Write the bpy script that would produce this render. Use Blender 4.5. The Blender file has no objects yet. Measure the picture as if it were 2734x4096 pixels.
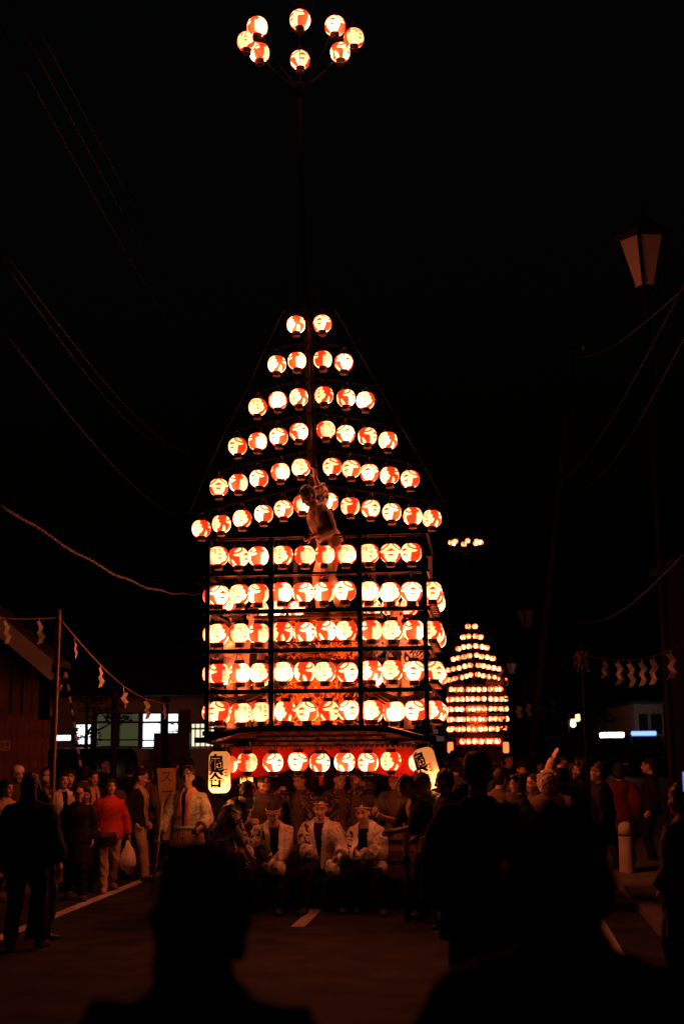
import bpy, math, random
import numpy as np
from mathutils import Vector, Matrix

R = math.radians
SC = bpy.context.scene
COL = SC.collection
random.seed(7)
rng = np.random.default_rng(7)

# ------------------------------------------------------------------ camera
IW, IH, FPX = 2734, 4096, 5120.0          # photograph size, focal length in its pixels (45 mm on 36 mm)
CAM_H, HORIZON = 1.98, 2960
PITCH = math.atan((HORIZON - IH / 2) / FPX)
ROLL = R(0.6)
FWD = Vector((0, math.cos(PITCH), math.sin(PITCH)))
_r0, _u0 = Vector((1, 0, 0)), Vector((0, -math.sin(PITCH), math.cos(PITCH)))
RIGHT = _r0 * math.cos(ROLL) - _u0 * math.sin(ROLL)
UP = _r0 * math.sin(ROLL) + _u0 * math.cos(ROLL)
CAM = Vector((0, 0, CAM_H))
cd = bpy.data.cameras.new('camera')
cd.sensor_fit = 'VERTICAL'; cd.sensor_height = 36.0; cd.sensor_width = 24.0; cd.lens = 45.0
cd.clip_start = 0.05; cd.clip_end = 3000
cd.dof.use_dof = True; cd.dof.focus_distance = 18.5; cd.dof.aperture_fstop = 1.7
co = bpy.data.objects.new('camera', cd); COL.objects.link(co)
m = Matrix((RIGHT, UP, -FWD)).transposed().to_4x4(); m.translation = CAM
co.matrix_world = m
SC.camera = co

# ------------------------------------------------------------------ night sky
w = bpy.data.worlds.new('World'); SC.world = w; w.use_nodes = True
nt = w.node_tree; nt.nodes.clear()
sky = nt.nodes.new('ShaderNodeTexSky'); sky.sky_type = 'NISHITA'; sky.sun_disc = False
sky.sun_elevation = R(-4); sky.sun_rotation = R(200); sky.air_density = 1.0; sky.dust_density = 2.0
bg = nt.nodes.new('ShaderNodeBackground'); bg.inputs['Strength'].default_value = 0.06
wo = nt.nodes.new('ShaderNodeOutputWorld')
nt.links.new(sky.outputs[0], bg.inputs['Color']); nt.links.new(bg.outputs[0], wo.inputs[0])

SC.view_settings.view_transform = 'Standard'; SC.view_settings.look = 'None'
SC.view_settings.exposure = 0.0; SC.view_settings.gamma = 1.0; SC.view_settings.use_curve_mapping = False
SC.cycles.use_light_tree = True
SC.cycles.use_denoising = True
SC.cycles.max_bounces = 5; SC.cycles.diffuse_bounces = 2; SC.cycles.glossy_bounces = 2
SC.cycles.transmission_bounces = 3; SC.cycles.transparent_max_bounces = 6
SC.cycles.sample_clamp_indirect = 4.0
SC.cycles.caustics_reflective = False; SC.cycles.caustics_refractive = False

LANTERN_GAIN = 1.0                          # brightness of the candle-lit paper

# ------------------------------------------------------------------ pixels to places
def ray(px, py):
    return FWD * FPX + RIGHT * (px - IW / 2) + UP * (IH / 2 - py)
def at(px, py, Y):
    d = ray(px, py); return CAM + d * (Y / d.y)
def on_ground(px, py, z=0.0):
    d = ray(px, py); return CAM + d * ((z - CAM_H) / d.z)
K = 2734 / 1568.0                            # list coordinates below were read off a 1568 px wide view

# ------------------------------------------------------------------ materials
def _nodes(name):
    M = bpy.data.materials.new(name); M.use_nodes = True
    t = M.node_tree; t.nodes.clear()
    o = t.nodes.new('ShaderNodeOutputMaterial')
    return M, t, o
def mat(name, col, rough=0.7, metal=0.0, var=0.25, scale=6.0, bump=0.0, bscale=None, spec=0.4, sheen=0.0):
    M, t, o = _nodes(name)
    b = t.nodes.new('ShaderNodeBsdfPrincipled')
    tc = t.nodes.new('ShaderNodeTexCoord')
    n = t.nodes.new('ShaderNodeTexNoise'); n.inputs['Scale'].default_value = scale; n.inputs['Detail'].default_value = 6
    t.links.new(tc.outputs['Object'], n.inputs['Vector'])
    mr = t.nodes.new('ShaderNodeMapRange'); mr.inputs[1].default_value = 0.3; mr.inputs[2].default_value = 0.7
    mr.inputs[3].default_value = 1 - var; mr.inputs[4].default_value = 1 + var
    t.links.new(n.outputs['Fac'], mr.inputs[0])
    mx = t.nodes.new('ShaderNodeVectorMath'); mx.operation = 'SCALE'; mx.inputs[0].default_value = col[:3]
    t.links.new(mr.outputs[0], mx.inputs['Scale'])
    t.links.new(mx.outputs[0], b.inputs['Base Color'])
    b.inputs['Roughness'].default_value = rough; b.inputs['Metallic'].default_value = metal
    b.inputs['Specular IOR Level'].default_value = spec
    if sheen: b.inputs['Sheen Weight'].default_value = sheen
    if bump:
        n2 = t.nodes.new('ShaderNodeTexNoise'); n2.inputs['Scale'].default_value = bscale or scale * 5; n2.inputs['Detail'].default_value = 8
        t.links.new(tc.outputs['Object'], n2.inputs['Vector'])
        bp = t.nodes.new('ShaderNodeBump'); bp.inputs['Strength'].default_value = bump; bp.inputs['Distance'].default_value = 0.02
        t.links.new(n2.outputs['Fac'], bp.inputs['Height']); t.links.new(bp.outputs[0], b.inputs['Normal'])
    t.links.new(b.outputs[0], o.inputs[0])
    return M
def emit(name, col, strength):
    M, t, o = _nodes(name)
    e = t.nodes.new('ShaderNodeEmission'); e.inputs[0].default_value = (*col, 1); e.inputs[1].default_value = strength
    t.links.new(e.outputs[0], o.inputs[0]); return M
def lantern_paper(name, red=(4.4, 0.085, 0.018), cream=(11.5, 2.65, 0.95)):
    """Candle-lit washi: ink (attribute 'ink') colours the light, attribute 'lit' is how near the candle the paper is."""
    M, t, o = _nodes(name)
    a = t.nodes.new('ShaderNodeAttribute'); a.attribute_name = 'ink'
    l = t.nodes.new('ShaderNodeAttribute'); l.attribute_name = 'lit'
    tc = t.nodes.new('ShaderNodeTexCoord')
    mx = t.nodes.new('ShaderNodeMix'); mx.data_type = 'RGBA'
    mx.inputs[6].default_value = (*red, 1); mx.inputs[7].default_value = (*cream, 1)
    t.links.new(a.outputs['Fac'], mx.inputs[0])
    # bamboo hoops show as faint rings in the paper
    sx = t.nodes.new('ShaderNodeSeparateXYZ'); t.links.new(tc.outputs['Object'], sx.inputs[0])
    ml = t.nodes.new('ShaderNodeMath'); ml.operation = 'MULTIPLY'; ml.inputs[1].default_value = 420
    t.links.new(sx.outputs[2], ml.inputs[0])
    sn = t.nodes.new('ShaderNodeMath'); sn.operation = 'SINE'; t.links.new(ml.outputs[0], sn.inputs[0])
    mr = t.nodes.new('ShaderNodeMapRange'); mr.inputs[1].default_value = -1; mr.inputs[2].default_value = 1
    mr.inputs[3].default_value = 0.86; mr.inputs[4].default_value = 1.04; t.links.new(sn.outputs[0], mr.inputs[0])
    oi = t.nodes.new('ShaderNodeObjectInfo')
    rr = t.nodes.new('ShaderNodeMapRange'); rr.inputs[3].default_value = 0.72; rr.inputs[4].default_value = 1.3
    t.links.new(oi.outputs['Random'], rr.inputs[0])
    p1 = t.nodes.new('ShaderNodeMath'); p1.operation = 'MULTIPLY'
    t.links.new(l.outputs['Fac'], p1.inputs[0]); t.links.new(rr.outputs[0], p1.inputs[1])
    p2 = t.nodes.new('ShaderNodeMath'); p2.operation = 'MULTIPLY'
    t.links.new(p1.outputs[0], p2.inputs[0]); t.links.new(mr.outputs[0], p2.inputs[1])
    p3 = t.nodes.new('ShaderNodeMath'); p3.operation = 'MULTIPLY'; p3.inputs[1].default_value = LANTERN_GAIN
    t.links.new(p2.outputs[0], p3.inputs[0])
    e = t.nodes.new('ShaderNodeEmission')
    t.links.new(mx.outputs[2], e.inputs[0]); t.links.new(p3.outputs[0], e.inputs[1])
    t.links.new(e.outputs[0], o.inputs[0])
    return M
def thin(name, col, rough=0.8, trans=0.5):
    M, t, o = _nodes(name)
    d = t.nodes.new('ShaderNodeBsdfPrincipled'); d.inputs['Roughness'].default_value = rough
    tr = t.nodes.new('ShaderNodeBsdfTranslucent'); mx = t.nodes.new('ShaderNodeMixShader'); mx.inputs[0].default_value = trans
    tc = t.nodes.new('ShaderNodeTexCoord'); n = t.nodes.new('ShaderNodeTexNoise'); n.inputs['Scale'].default_value = 8
    t.links.new(tc.outputs['Object'], n.inputs['Vector'])
    mr = t.nodes.new('ShaderNodeMapRange'); mr.inputs[3].default_value = 0.88; mr.inputs[4].default_value = 1.06; t.links.new(n.outputs['Fac'], mr.inputs[0])
    sc = t.nodes.new('ShaderNodeVectorMath'); sc.operation = 'SCALE'; sc.inputs[0].default_value = col; t.links.new(mr.outputs[0], sc.inputs['Scale'])
    t.links.new(sc.outputs[0], d.inputs['Base Color']); t.links.new(sc.outputs[0], tr.inputs[0])
    t.links.new(d.outputs[0], mx.inputs[1]); t.links.new(tr.outputs[0], mx.inputs[2]); t.links.new(mx.outputs[0], o.inputs[0])
    return M
def happi_cloth(name, light=(0.62, 0.56, 0.47), dark=(0.02, 0.02, 0.025), scale=7.0, thr=0.5, soft=0.03):
    """Festival coat print: bold dark curls on pale cotton."""
    M, t, o = _nodes(name)
    tc = t.nodes.new('ShaderNodeTexCoord')
    n = t.nodes.new('ShaderNodeTexNoise'); n.inputs['Scale'].default_value = scale; n.inputs['Detail'].default_value = 1.2
    n.inputs['Distortion'].default_value = 2.6
    t.links.new(tc.outputs['Object'], n.inputs['Vector'])
    wv = n
    mr = t.nodes.new('ShaderNodeMapRange'); mr.inputs[1].default_value = thr - soft; mr.inputs[2].default_value = thr + soft
    t.links.new(wv.outputs['Fac'], mr.inputs[0])
    mx = t.nodes.new('ShaderNodeMix'); mx.data_type = 'RGBA'
    mx.inputs[6].default_value = (*dark, 1); mx.inputs[7].default_value = (*light, 1)
    t.links.new(mr.outputs[0], mx.inputs[0])
    b = t.nodes.new('ShaderNodeBsdfPrincipled'); b.inputs['Roughness'].default_value = 0.9
    t.links.new(mx.outputs[2], b.inputs['Base Color'])
    n2 = t.nodes.new('ShaderNodeTexNoise'); n2.inputs['Scale'].default_value = 9
    t.links.new(tc.outputs['Object'], n2.inputs['Vector'])
    bp = t.nodes.new('ShaderNodeBump'); bp.inputs['Strength'].default_value = 0.5; bp.inputs['Distance'].default_value = 0.04
    t.links.new(n2.outputs['Fac'], bp.inputs['Height']); t.links.new(bp.outputs[0], b.inputs['Normal'])
    t.links.new(b.outputs[0], o.inputs[0]); return M
def cloth(name, col, rough=0.9, **k):
    return mat(name, col, rough=rough, var=k.pop('var', 0.2), scale=5, bump=k.pop('bump', 0.6), bscale=9, spec=0.2, **k)

M_ASPHALT = mat('asphalt', (0.046, 0.045, 0.044), 0.85, var=0.55, scale=2.2, bump=0.7, bscale=160, spec=0.14)
M_GROUND = mat('earth', (0.07, 0.065, 0.05), 0.95, var=0.4, scale=0.4, bump=0.5, bscale=40)
M_PAVE = mat('paving', (0.17, 0.155, 0.14), 0.85, var=0.2, scale=2, bump=0.4, bscale=60)
M_LINE = mat('road_paint', (0.62, 0.6, 0.55), 0.7, var=0.3, scale=14, bump=0.3, bscale=90)
M_LACQ = mat('black_lacquer', (0.012, 0.010, 0.009), 0.32, var=0.3, scale=4, spec=0.5)
M_CAP = mat('lantern_ring_black', (0.006, 0.005, 0.004), 0.55, var=0.2, scale=20, spec=0.12)
M_CAPWOOD = mat('lantern_base_wood', (0.30, 0.19, 0.10), 0.6, var=0.3, scale=30)
M_MAST = mat('mast_dark', (0.007, 0.0055, 0.0045), 0.8, spec=0.06)
M_WIRE = mat('wire_metal', (0.10, 0.08, 0.07), 0.4, metal=0.8)
M_CABLE = mat('cable_rubber', (0.022, 0.022, 0.022), 0.7, spec=0.15)
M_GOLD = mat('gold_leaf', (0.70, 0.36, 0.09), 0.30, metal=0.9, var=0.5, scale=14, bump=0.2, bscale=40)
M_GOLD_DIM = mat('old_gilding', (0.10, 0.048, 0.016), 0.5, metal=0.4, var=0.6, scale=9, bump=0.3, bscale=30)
M_WOOD = mat('dark_wood', (0.10, 0.05, 0.028), 0.55, var=0.4, scale=7, bump=0.25, bscale=30)
M_FASCIA = mat('smoked_boards', (0.014, 0.007, 0.004), 0.55, var=0.5, scale=5, bump=0.3, bscale=30, spec=0.15)
M_WOODRED = mat('brown_boards', (0.14, 0.06, 0.03), 0.75, var=0.35, scale=3, bump=0.25, bscale=25)
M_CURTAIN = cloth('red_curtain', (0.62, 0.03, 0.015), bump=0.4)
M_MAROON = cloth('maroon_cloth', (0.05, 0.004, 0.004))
M_BAMBOO = mat('bamboo', (0.36, 0.24, 0.10), 0.5, var=0.3, scale=9)
M_STRAW = mat('straw_rope', (0.45, 0.32, 0.16), 0.9, var=0.4, scale=60, bump=0.5, bscale=120)
M_PAPER = thin('white_paper', (0.86, 0.83, 0.78), trans=0.35)
M_SKIN = mat('skin', (0.56, 0.35, 0.25), 0.55, var=0.12, scale=14, spec=0.35)
M_HAIR = mat('hair', (0.012, 0.009, 0.008), 0.5, var=0.4, scale=40, bump=0.7, bscale=90)
M_EYE = mat('eye_dark', (0.02, 0.015, 0.012), 0.3, var=0.1)
M_LIP = mat('lips', (0.42, 0.20, 0.15), 0.5, var=0.1)
M_SHOE = mat('shoe_black', (0.02, 0.018, 0.017), 0.45)
M_TAN = cloth('tan_cotton', (0.50, 0.36, 0.22))
M_WHITE = cloth('white_cotton', (0.72, 0.68, 0.62))
M_HAPPI = happi_cloth('happi_print', scale=8, thr=0.47)
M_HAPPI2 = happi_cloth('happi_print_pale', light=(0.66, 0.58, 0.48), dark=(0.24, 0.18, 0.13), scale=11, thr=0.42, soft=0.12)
M_HAPPI_SHADE = happi_cloth('happi_print_shaded', light=(0.22, 0.17, 0.12), scale=8, thr=0.55)  # festival print darkened to put the shade inside the float into the cloth
M_BLACKC = cloth('black_cloth', (0.014, 0.013, 0.014))
M_NAVY = cloth('navy_cloth', (0.022, 0.027, 0.042))
M_DENIM = cloth('blue_denim', (0.05, 0.085, 0.13))
M_PINK = cloth('pink_collar', (0.88, 0.34, 0.28))
M_RED = cloth('red_jacket', (0.50, 0.045, 0.02))
M_REDCOAT = cloth('red_coat', (0.085, 0.012, 0.008))
M_BEIGE = cloth('beige_trousers', (0.48, 0.36, 0.24))
M_BROWN = cloth('brown_cloth', (0.12, 0.075, 0.045))
M_GREY = cloth('grey_cloth', (0.10, 0.095, 0.09))
M_FUR = mat('pale_fur', (0.78, 0.66, 0.50), 0.95, var=0.4, scale=30, bump=1.0, bscale=80)
M_MASK = mat('face_mask', (0.72, 0.68, 0.66), 0.8, var=0.08)
M_BAG = mat('plastic_bag', (0.78, 0.74, 0.70), 0.4, var=0.1, scale=8, bump=0.6, bscale=14)
M_LEATHER = mat('black_leather', (0.018, 0.015, 0.014), 0.4)
M_PHONE = mat('phone_black', (0.015, 0.015, 0.016), 0.25)

# ------------------------------------------------------------------ mesh building
def tag(o, label=None, cat=None, group=None, kind=None):
    if label: o['label'] = label
    if cat: o['category'] = cat
    if group: o['group'] = group
    if kind: o['kind'] = kind
    return o
def empty(name, loc=(0, 0, 0), rz=0.0):
    o = bpy.data.objects.new(name, None); COL.objects.link(o)
    o.location = loc; o.rotation_euler = (0, 0, rz); o.empty_display_size = 0.1
    return o
def link(name, me, material=None, parent=None):
    o = bpy.data.objects.new(name, me); COL.objects.link(o)
    if material is not None and not me.materials: me.materials.append(material)
    if parent is not None: o.parent = parent
    return o
def frame_for(d, side=None):
    d = d.normalized()
    s = Vector(side) if side is not None else (Vector((0, 0, 1)).cross(d) if abs(d.z) < 0.9 else Vector((1, 0, 0)))
    u = s - d * s.dot(d)
    if u.length < 1e-5:
        u = Vector((0, 1, 0)) - d * d.y
    u.normalize(); v = d.cross(u)
    return u, v
class MB:
    def __init__(self): self.v = []; self.f = []; self.m = []
    def add(self, vs, fs, mi=0):
        b = len(self.v); self.v += [tuple(x) for x in vs]
        self.f += [tuple(b + i for i in f) for f in fs]; self.m += [mi] * len(fs)
        return self
    def closed(self, vs, fs, mi=0):
        """add a closed shell, turned outward"""
        vol = 0.0
        c = sum((Vector(x) for x in vs), Vector()) / len(vs)
        for f in fs:
            a = Vector(vs[f[0]]) - c
            for i in range(1, len(f) - 1):
                vol += a.dot((Vector(vs[f[i]]) - c).cross(Vector(vs[f[i + 1]]) - c))
        if vol < 0: fs = [tuple(reversed(f)) for f in fs]
        return self.add(vs, fs, mi)
    def box(self, c, s, rot=None, mi=0):
        c = Vector(c); h = Vector(s) / 2
        P = [Vector((x * h.x, y * h.y, z * h.z)) for z in (-1, 1) for y in (-1, 1) for x in (-1, 1)]
        if rot is not None: P = [rot @ p for p in P]
        P = [p + c for p in P]
        return self.add(P, [(0, 2, 3, 1), (4, 5, 7, 6), (0, 1, 5, 4), (2, 6, 7, 3), (0, 4, 6, 2), (1, 3, 7, 5)], mi)
    def bar(self, a, b, w_, h_=None, up=None, mi=0):
        a, b = Vector(a), Vector(b); h_ = h_ or w_
        d = b - a; u, v = frame_for(d, up)
        P = []
        for p in (a, b):
            for su, sv in ((-1, -1), (1, -1), (1, 1), (-1, 1)):
                P.append(p + u * su * w_ / 2 + v * sv * h_ / 2)
        return self.closed(P, [(3, 2, 1, 0), (4, 5, 6, 7), (0, 1, 5, 4), (1, 2, 6, 5), (2, 3, 7, 6), (3, 0, 4, 7)], mi)
    def loft(self, secs, n=12, mi=0):
        """secs: (centre, u vector, v vector) ellipses; both ends closed"""
        vs, fs = [], []
        for c, u, v in secs:
            for k in range(n):
                a = 2 * math.pi * k / n
                vs.append(c + u * math.cos(a) + v * math.sin(a))
        for i in range(len(secs) - 1):
            for k in range(n):
                k2 = (k + 1) % n
                fs.append((i * n + k, i * n + k2, (i + 1) * n + k2, (i + 1) * n + k))
        fs.append(tuple(reversed(range(n)))); b = (len(secs) - 1) * n
        fs.append(tuple(b + k for k in range(n)))
        return self.closed(vs, fs, mi)
    def tube(self, pts, rad, n=8, side=None, flat=1.0, round_ends=False, mi=0):
        pts = [Vector(p) for p in pts]
        if not isinstance(rad, (list, tuple)): rad = [rad] * len(pts)
        secs = []; prev = side
        if round_ends:
            d0 = (pts[0] - pts[1]).normalized(); d1 = (pts[-1] - pts[-2]).normalized()
            r0, r1 = rad[0], rad[-1]
            pts = [pts[0] + d0 * r0 * 0.95, pts[0] + d0 * r0 * 0.7] + pts + [pts[-1] + d1 * r1 * 0.7, pts[-1] + d1 * r1 * 0.95]
            rad = [r0 * 0.3, r0 * 0.72] + list(rad) + [r1 * 0.72, r1 * 0.3]
        for i, p in enumerate(pts):
            d = pts[min(i + 1, len(pts) - 1)] - pts[max(i - 1, 0)]
            u, v = frame_for(d, prev); prev = u
            secs.append((p, u * rad[i], v * rad[i] * flat))
        return self.loft(secs, n, mi)
    def ball(self, c, rx, ry, rz, n=14, k=8, rot=None, mi=0, wob=0.0):
        c = Vector(c); secs = []
        for i in range(k + 1):
            t = math.pi * (0.02 + 0.96 * i / k) - math.pi / 2
            q = math.cos(t)
            u, v, z = Vector((rx * q, 0, 0)), Vector((0, ry * q, 0)), Vector((0, 0, rz * math.sin(t)))
            if rot is not None: u, v, z = rot @ u, rot @ v, rot @ z
            secs.append((c + z, u, v))
        return self.loft(secs, n, mi)
    def mesh(self, name, smooth=True):
        me = bpy.data.meshes.new(name); me.from_pydata(self.v, [], self.f); me.update()
        if smooth: me.polygons.foreach_set('use_smooth', [True] * len(me.polygons))
        return me
    def build(self, name, material, parent=None, smooth=True, angle=None):
        me = self.mesh(name, smooth)
        mats = material if isinstance(material, (list, tuple)) else [material]
        for x in mats: me.materials.append(x)
        if len(mats) > 1: me.polygons.foreach_set('material_index', self.m)
        if smooth and angle is not None:
            try: me.set_sharp_from_angle(angle=R(angle))
            except Exception: pass
        return link(name, me, None, parent)
def remesh(mb, voxel, smooth_it=2):
    """join overlapping closed shells into one continuous skin"""
    o = bpy.data.objects.new('tmp', mb.mesh('tmp')); COL.objects.link(o)
    r_ = o.modifiers.new('r', 'REMESH'); r_.mode = 'VOXEL'; r_.voxel_size = voxel; r_.use_smooth_shade = True
    if smooth_it:
        s_ = o.modifiers.new('s', 'SMOOTH'); s_.iterations = smooth_it; s_.factor = 0.5
    dg = bpy.context.evaluated_depsgraph_get(); dg.update()
    me = bpy.data.meshes.new_from_object(o.evaluated_get(dg))
    old = o.data; bpy.data.objects.remove(o); bpy.data.meshes.remove(old)
    return me
def copy_tree(o, parent=None):
    c = o.copy(); COL.objects.link(c)
    if parent is not None: c.parent = parent
    for ch in o.children: copy_tree(ch, c)
    return c
def text_mesh(body, size, offset=0.0, extrude=0.0):
    """flat lettering as a mesh (Blender's own built-in typeface)"""
    cu = bpy.data.curves.new('t', 'FONT'); cu.body = body; cu.size = size; cu.offset = offset
    cu.align_x = 'CENTER'; cu.align_y = 'CENTER'; cu.extrude = extrude; cu.resolution_u = 3
    o = bpy.data.objects.new('t', cu); COL.objects.link(o)
    dg = bpy.context.evaluated_depsgraph_get(); dg.update()
    me = bpy.data.meshes.new_from_object(o.evaluated_get(dg))
    bpy.data.objects.remove(o); bpy.data.curves.remove(cu)
    return me

# ================================================================== SETTING
ROAD_YAW = R(6.6)
RD = Vector((math.sin(ROAD_YAW), math.cos(ROAD_YAW), 0)); RN = Vector((math.cos(ROAD_YAW), -math.sin(ROAD_YAW), 0))
RC = on_ground(1240, 3660)                   # a point of the painted centre line
def rd(s, t, z=0.0):                          # s along the road from RC, t to the right of the centre line
    p = RC + RD * s + RN * t; return Vector((p.x, p.y, z))
def strip(name, s0, s1, t0, t1, z, material, thick=0.0):
    mb = MB(); n = 1
    a, b, c, d = rd(s0, t0, z), rd(s0, t1, z), rd(s1, t1, z), rd(s1, t0, z)
    if thick:
        lo = Vector((0, 0, thick))
        mb.closed([a - lo, b - lo, c - lo, d - lo, a, b, c, d], [(0, 3, 2, 1), (4, 5, 6, 7), (0, 1, 5, 4), (1, 2, 6, 5), (2, 3, 7, 6), (3, 0, 4, 7)])
    else:
        mb.add([a, b, c, d], [(0, 1, 2, 3)])
    return mb.build(name, material, smooth=False)
mb = MB(); mb.add([(-900, -300, -0.01), (900, -300, -0.01), (900, 1500, -0.01), (-900, 1500, -0.01)], [(0, 1, 2, 3)])
tag(mb.build('ground', M_GROUND, smooth=False), kind='structure')
tag(strip('road', -40, 220, -4.1, 3.75, 0.0, M_ASPHALT), kind='structure')
for nm, t0, t1 in (('pavement_left', -8.5, -4.1), ('pavement_right', 3.75, 8.5)):
    pv = tag(strip(nm, -40, 220, t0, t1, 0.10, M_PAVE, 0.12), kind='structure')
    tk = t1 if t0 < 0 else t0
    kb = strip('kerb', -40, 220, tk - 0.075 + (-0.085 if t0 < 0 else 0.085), tk + 0.075 + (-0.085 if t0 < 0 else 0.085), 0.115, M_PAVE, 0.12)
    kb.parent = pv
e0 = on_ground(130, 3700)
tl = (e0 - RC).dot(RN)
road_marks = [strip('road_line', -40, 160, tl - 0.075, tl + 0.075, 0.004, M_LINE)]
tag(road_marks[0], 'white painted line along the edge of the road by the walkers', 'road line')
for i in range(-2, 9):
    s0 = -0.95 + i * 10
    o = strip('road_dash', s0, s0 + 4.4, -0.075, 0.075, 0.004, M_LINE)
    if i == 0: tag(o, 'pale painted centre dash on the road before the seated men', 'road line')
    elif i > 0: tag(o, 'painted centre dash on the road beyond the tall float', 'road line', 'centre dashes beyond the float')
    else: tag(o, 'painted centre dash on the road where the onlookers stand', 'road line', 'centre dashes before the float')
o = strip('road_line', -40, 160, 3.15, 3.30, 0.004, M_LINE)
tag(o, 'white painted road edge line on the side of the bollard', 'road line')

# ================================================================== PAPER LANTERNS
def in_poly(x, y, poly):
    ins = np.zeros(x.shape, bool); n = len(poly)
    for i in range(n):
        x1, y1 = poly[i]; x2, y2 = poly[(i + 1) % n]
        c = ((y1 > y) != (y2 > y)) & (x < (x2 - x1) * (y - y1) / ((y2 - y1) + 1e-9) + x1)
        ins ^= c
    return ins
def ell(x, y, cx, cy, rx, ry, ang):
    c, s = math.cos(R(ang)), math.sin(R(ang))
    dx, dy = (x - cx) / 60.0, (y - cy)
    return ((dx * c + dy * s) / rx) ** 2 + ((-dx * s + dy * c) / ry) ** 2 < 1
def ink_map(a, v):
    """1 where the paper is bare (cream), 0 where it is painted red; a = degrees round the lantern, v = -1..1 up."""
    # front: the valley character, broad bare strokes on red
    g = in_poly(a, v, [(0, 1.0), (-30, 0.95), (-58, 0.55), (-82, 0.32), (-78, 0.06), (-60, -0.04), (-45, -0.02), (-41, -0.5), (-34, -1.05),
                       (34, -1.05), (41, -0.5), (45, -0.02), (60, -0.04), (78, 0.06), (82, 0.32), (58, 0.55), (30, 0.95)])
    for s in (-1, 1):
        ring = ell(a, v, s * 50, 0.68, 0.70, 0.33, -s * 33)
        core = ell(a, v, s * 51, 0.71, 0.45, 0.17, -s * 33)
        g = (g & ~ring) | core
    g &= ~in_poly(a, v, [(-29, 0.10), (29, 0.12), (2, 0.50)])
    g &= ~in_poly(a, v, [(-17, -0.22), (17, -0.22), (13, -0.44), (-13, -0.44)])
    # bottom tips of the side strokes
    g |= in_poly(a, v, [(-96, -0.35), (-88, -0.42), (-70, -1.05), (-100, -1.05)])
    # back: the turtle character, a broad bare block, toothed on one flank, feathered on the other
    b = np.where(a < 0, a + 360, a) - 180
    t = in_poly(b, v, [(-58, 0.86), (-20, 1.05), (30, 1.05), (46, 0.72), (40, 0.46), (56, 0.30), (52, 0.0), (66, -0.2), (56, -0.62), (34, -0.82), (20, -1.05), (-44, -1.05), (-60, -0.8), (-52, -0.6), (-50, 0.34), (-40, 0.66)])
    teeth = (np.abs(((v + 0.76) * 5.2) % 1.0 - 0.5) < 0.29) & (b > -68) & (b < -40) & (v < 0.28) & (v > -0.92)
    gap = (np.abs(((v + 0.76) * 5.2) % 1.0 - 0.5) >= 0.29) & (b > -60) & (b < -40) & (v < 0.28) & (v > -0.85)
    t = (t | teeth) & ~gap
    for x0 in (-34, 8):
        for y0 in (0.58, 0.40):
            t &= ~((b > x0) & (b < x0 + 18) & (v > y0) & (v < y0 + 0.10))
    t &= ~((np.abs(b + 8) < 3.6) & (v > 0.10) & (v < 0.72))
    rr = ((b - 17) / 60.0) ** 2 + (v - 0.06) ** 2
    t &= ~((rr < 0.026) & (rr > 0.005))
    t &= ~in_poly(b, v, [(2, -0.32), (32, -0.32), (17, -0.56)])
    return np.where(np.abs(a) < 105, g, t)
def lantern_mesh(name, nu, nv, candle, paper, plain=False):
    zm, R0 = 0.106, 0.125
    zs = np.linspace(-zm, zm, nv + 1)
    vs, ink, lit = [], [], []
    for z in zs:
        r = R0 * (1 - (abs(z) / 0.124) ** 2.5) ** 0.5
        for k in range(nu):
            th = 2 * math.pi * k / nu
            vs.append((r * math.cos(th), r * math.sin(th), z))
    P = np.array(vs)
    # average the print over a small cell so that its edges bleed like ink on paper
    av = np.zeros(len(P))
    for da in (-0.33, 0, 0.33):
        for dv in (-0.33, 0, 0.33):
            a = np.degrees(np.arctan2(P[:, 1], P[:, 0])) + da * 360 / nu
            a = (a + 180) % 360 - 180
            av += ink_map(a, np.clip(P[:, 2] / zm + dv * 2 / nv, -1, 1)) / 9.0
    if plain: av[:] = 1
    nrm = P / np.linalg.norm(P * np.array([1, 1, 1.1]), axis=1)[:, None]
    D = P - np.array(candle); d = np.linalg.norm(D, axis=1)
    E = np.maximum((D * nrm).sum(1) / d, 0.15) / d ** 2
    E = E / np.median(E)
    E = 0.09 + 0.74 * np.minimum(E, 3.2) ** 1.55
    fs = []
    for i in range(nv):
        for k in range(nu):
            k2 = (k + 1) % nu
            fs.append((i * nu + k, i * nu + k2, (i + 1) * nu + k2, (i + 1) * nu + k))
    me = bpy.data.meshes.new(name); me.from_pydata(vs, [], fs); me.update()
    me.polygons.foreach_set('use_smooth', [True] * len(fs))
    for an, val in (('ink', av), ('lit', E)):
        at_ = me.attributes.new(an, 'FLOAT', 'POINT'); at_.data.foreach_set('value', val.astype(np.float32))
    me.materials.append(paper)
    return me
M_PAPERLIT = lantern_paper('lit_lantern_paper')
LANT_ME = [lantern_mesh('paper_shade', 64, 36, c, M_PAPERLIT) for c in ((0.030, 0.02, -0.030), (-0.02, 0.032, -0.022), (-0.010, -0.034, -0.036), (0.02, -0.02, -0.012))]
LANT_LOW = [lantern_mesh('paper_shade_small', 16, 10, c, M_PAPERLIT) for c in ((0.02, 0.02, -0.03), (-0.02, -0.02, -0.025))]
def ring_mesh(name, z0, z1, r, material, n=18, inner=0.6, disc=None):
    mb = MB()
    mb.loft([(Vector((0, 0, z0)), Vector((r, 0, 0)), Vector((0, r, 0))), (Vector((0, 0, z1)), Vector((r, 0, 0)), Vector((0, r, 0)))], n)
    me = mb.mesh(name, True)
    try: me.set_sharp_from_angle(angle=R(40))
    except Exception: pass
    me.materials.append(material); return me
TOPR_ME = ring_mesh('top_ring', 0.096, 0.150, 0.060, M_CAP)
BOTR_ME = ring_mesh('bottom_ring', -0.162, -0.096, 0.057, M_CAP)
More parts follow.
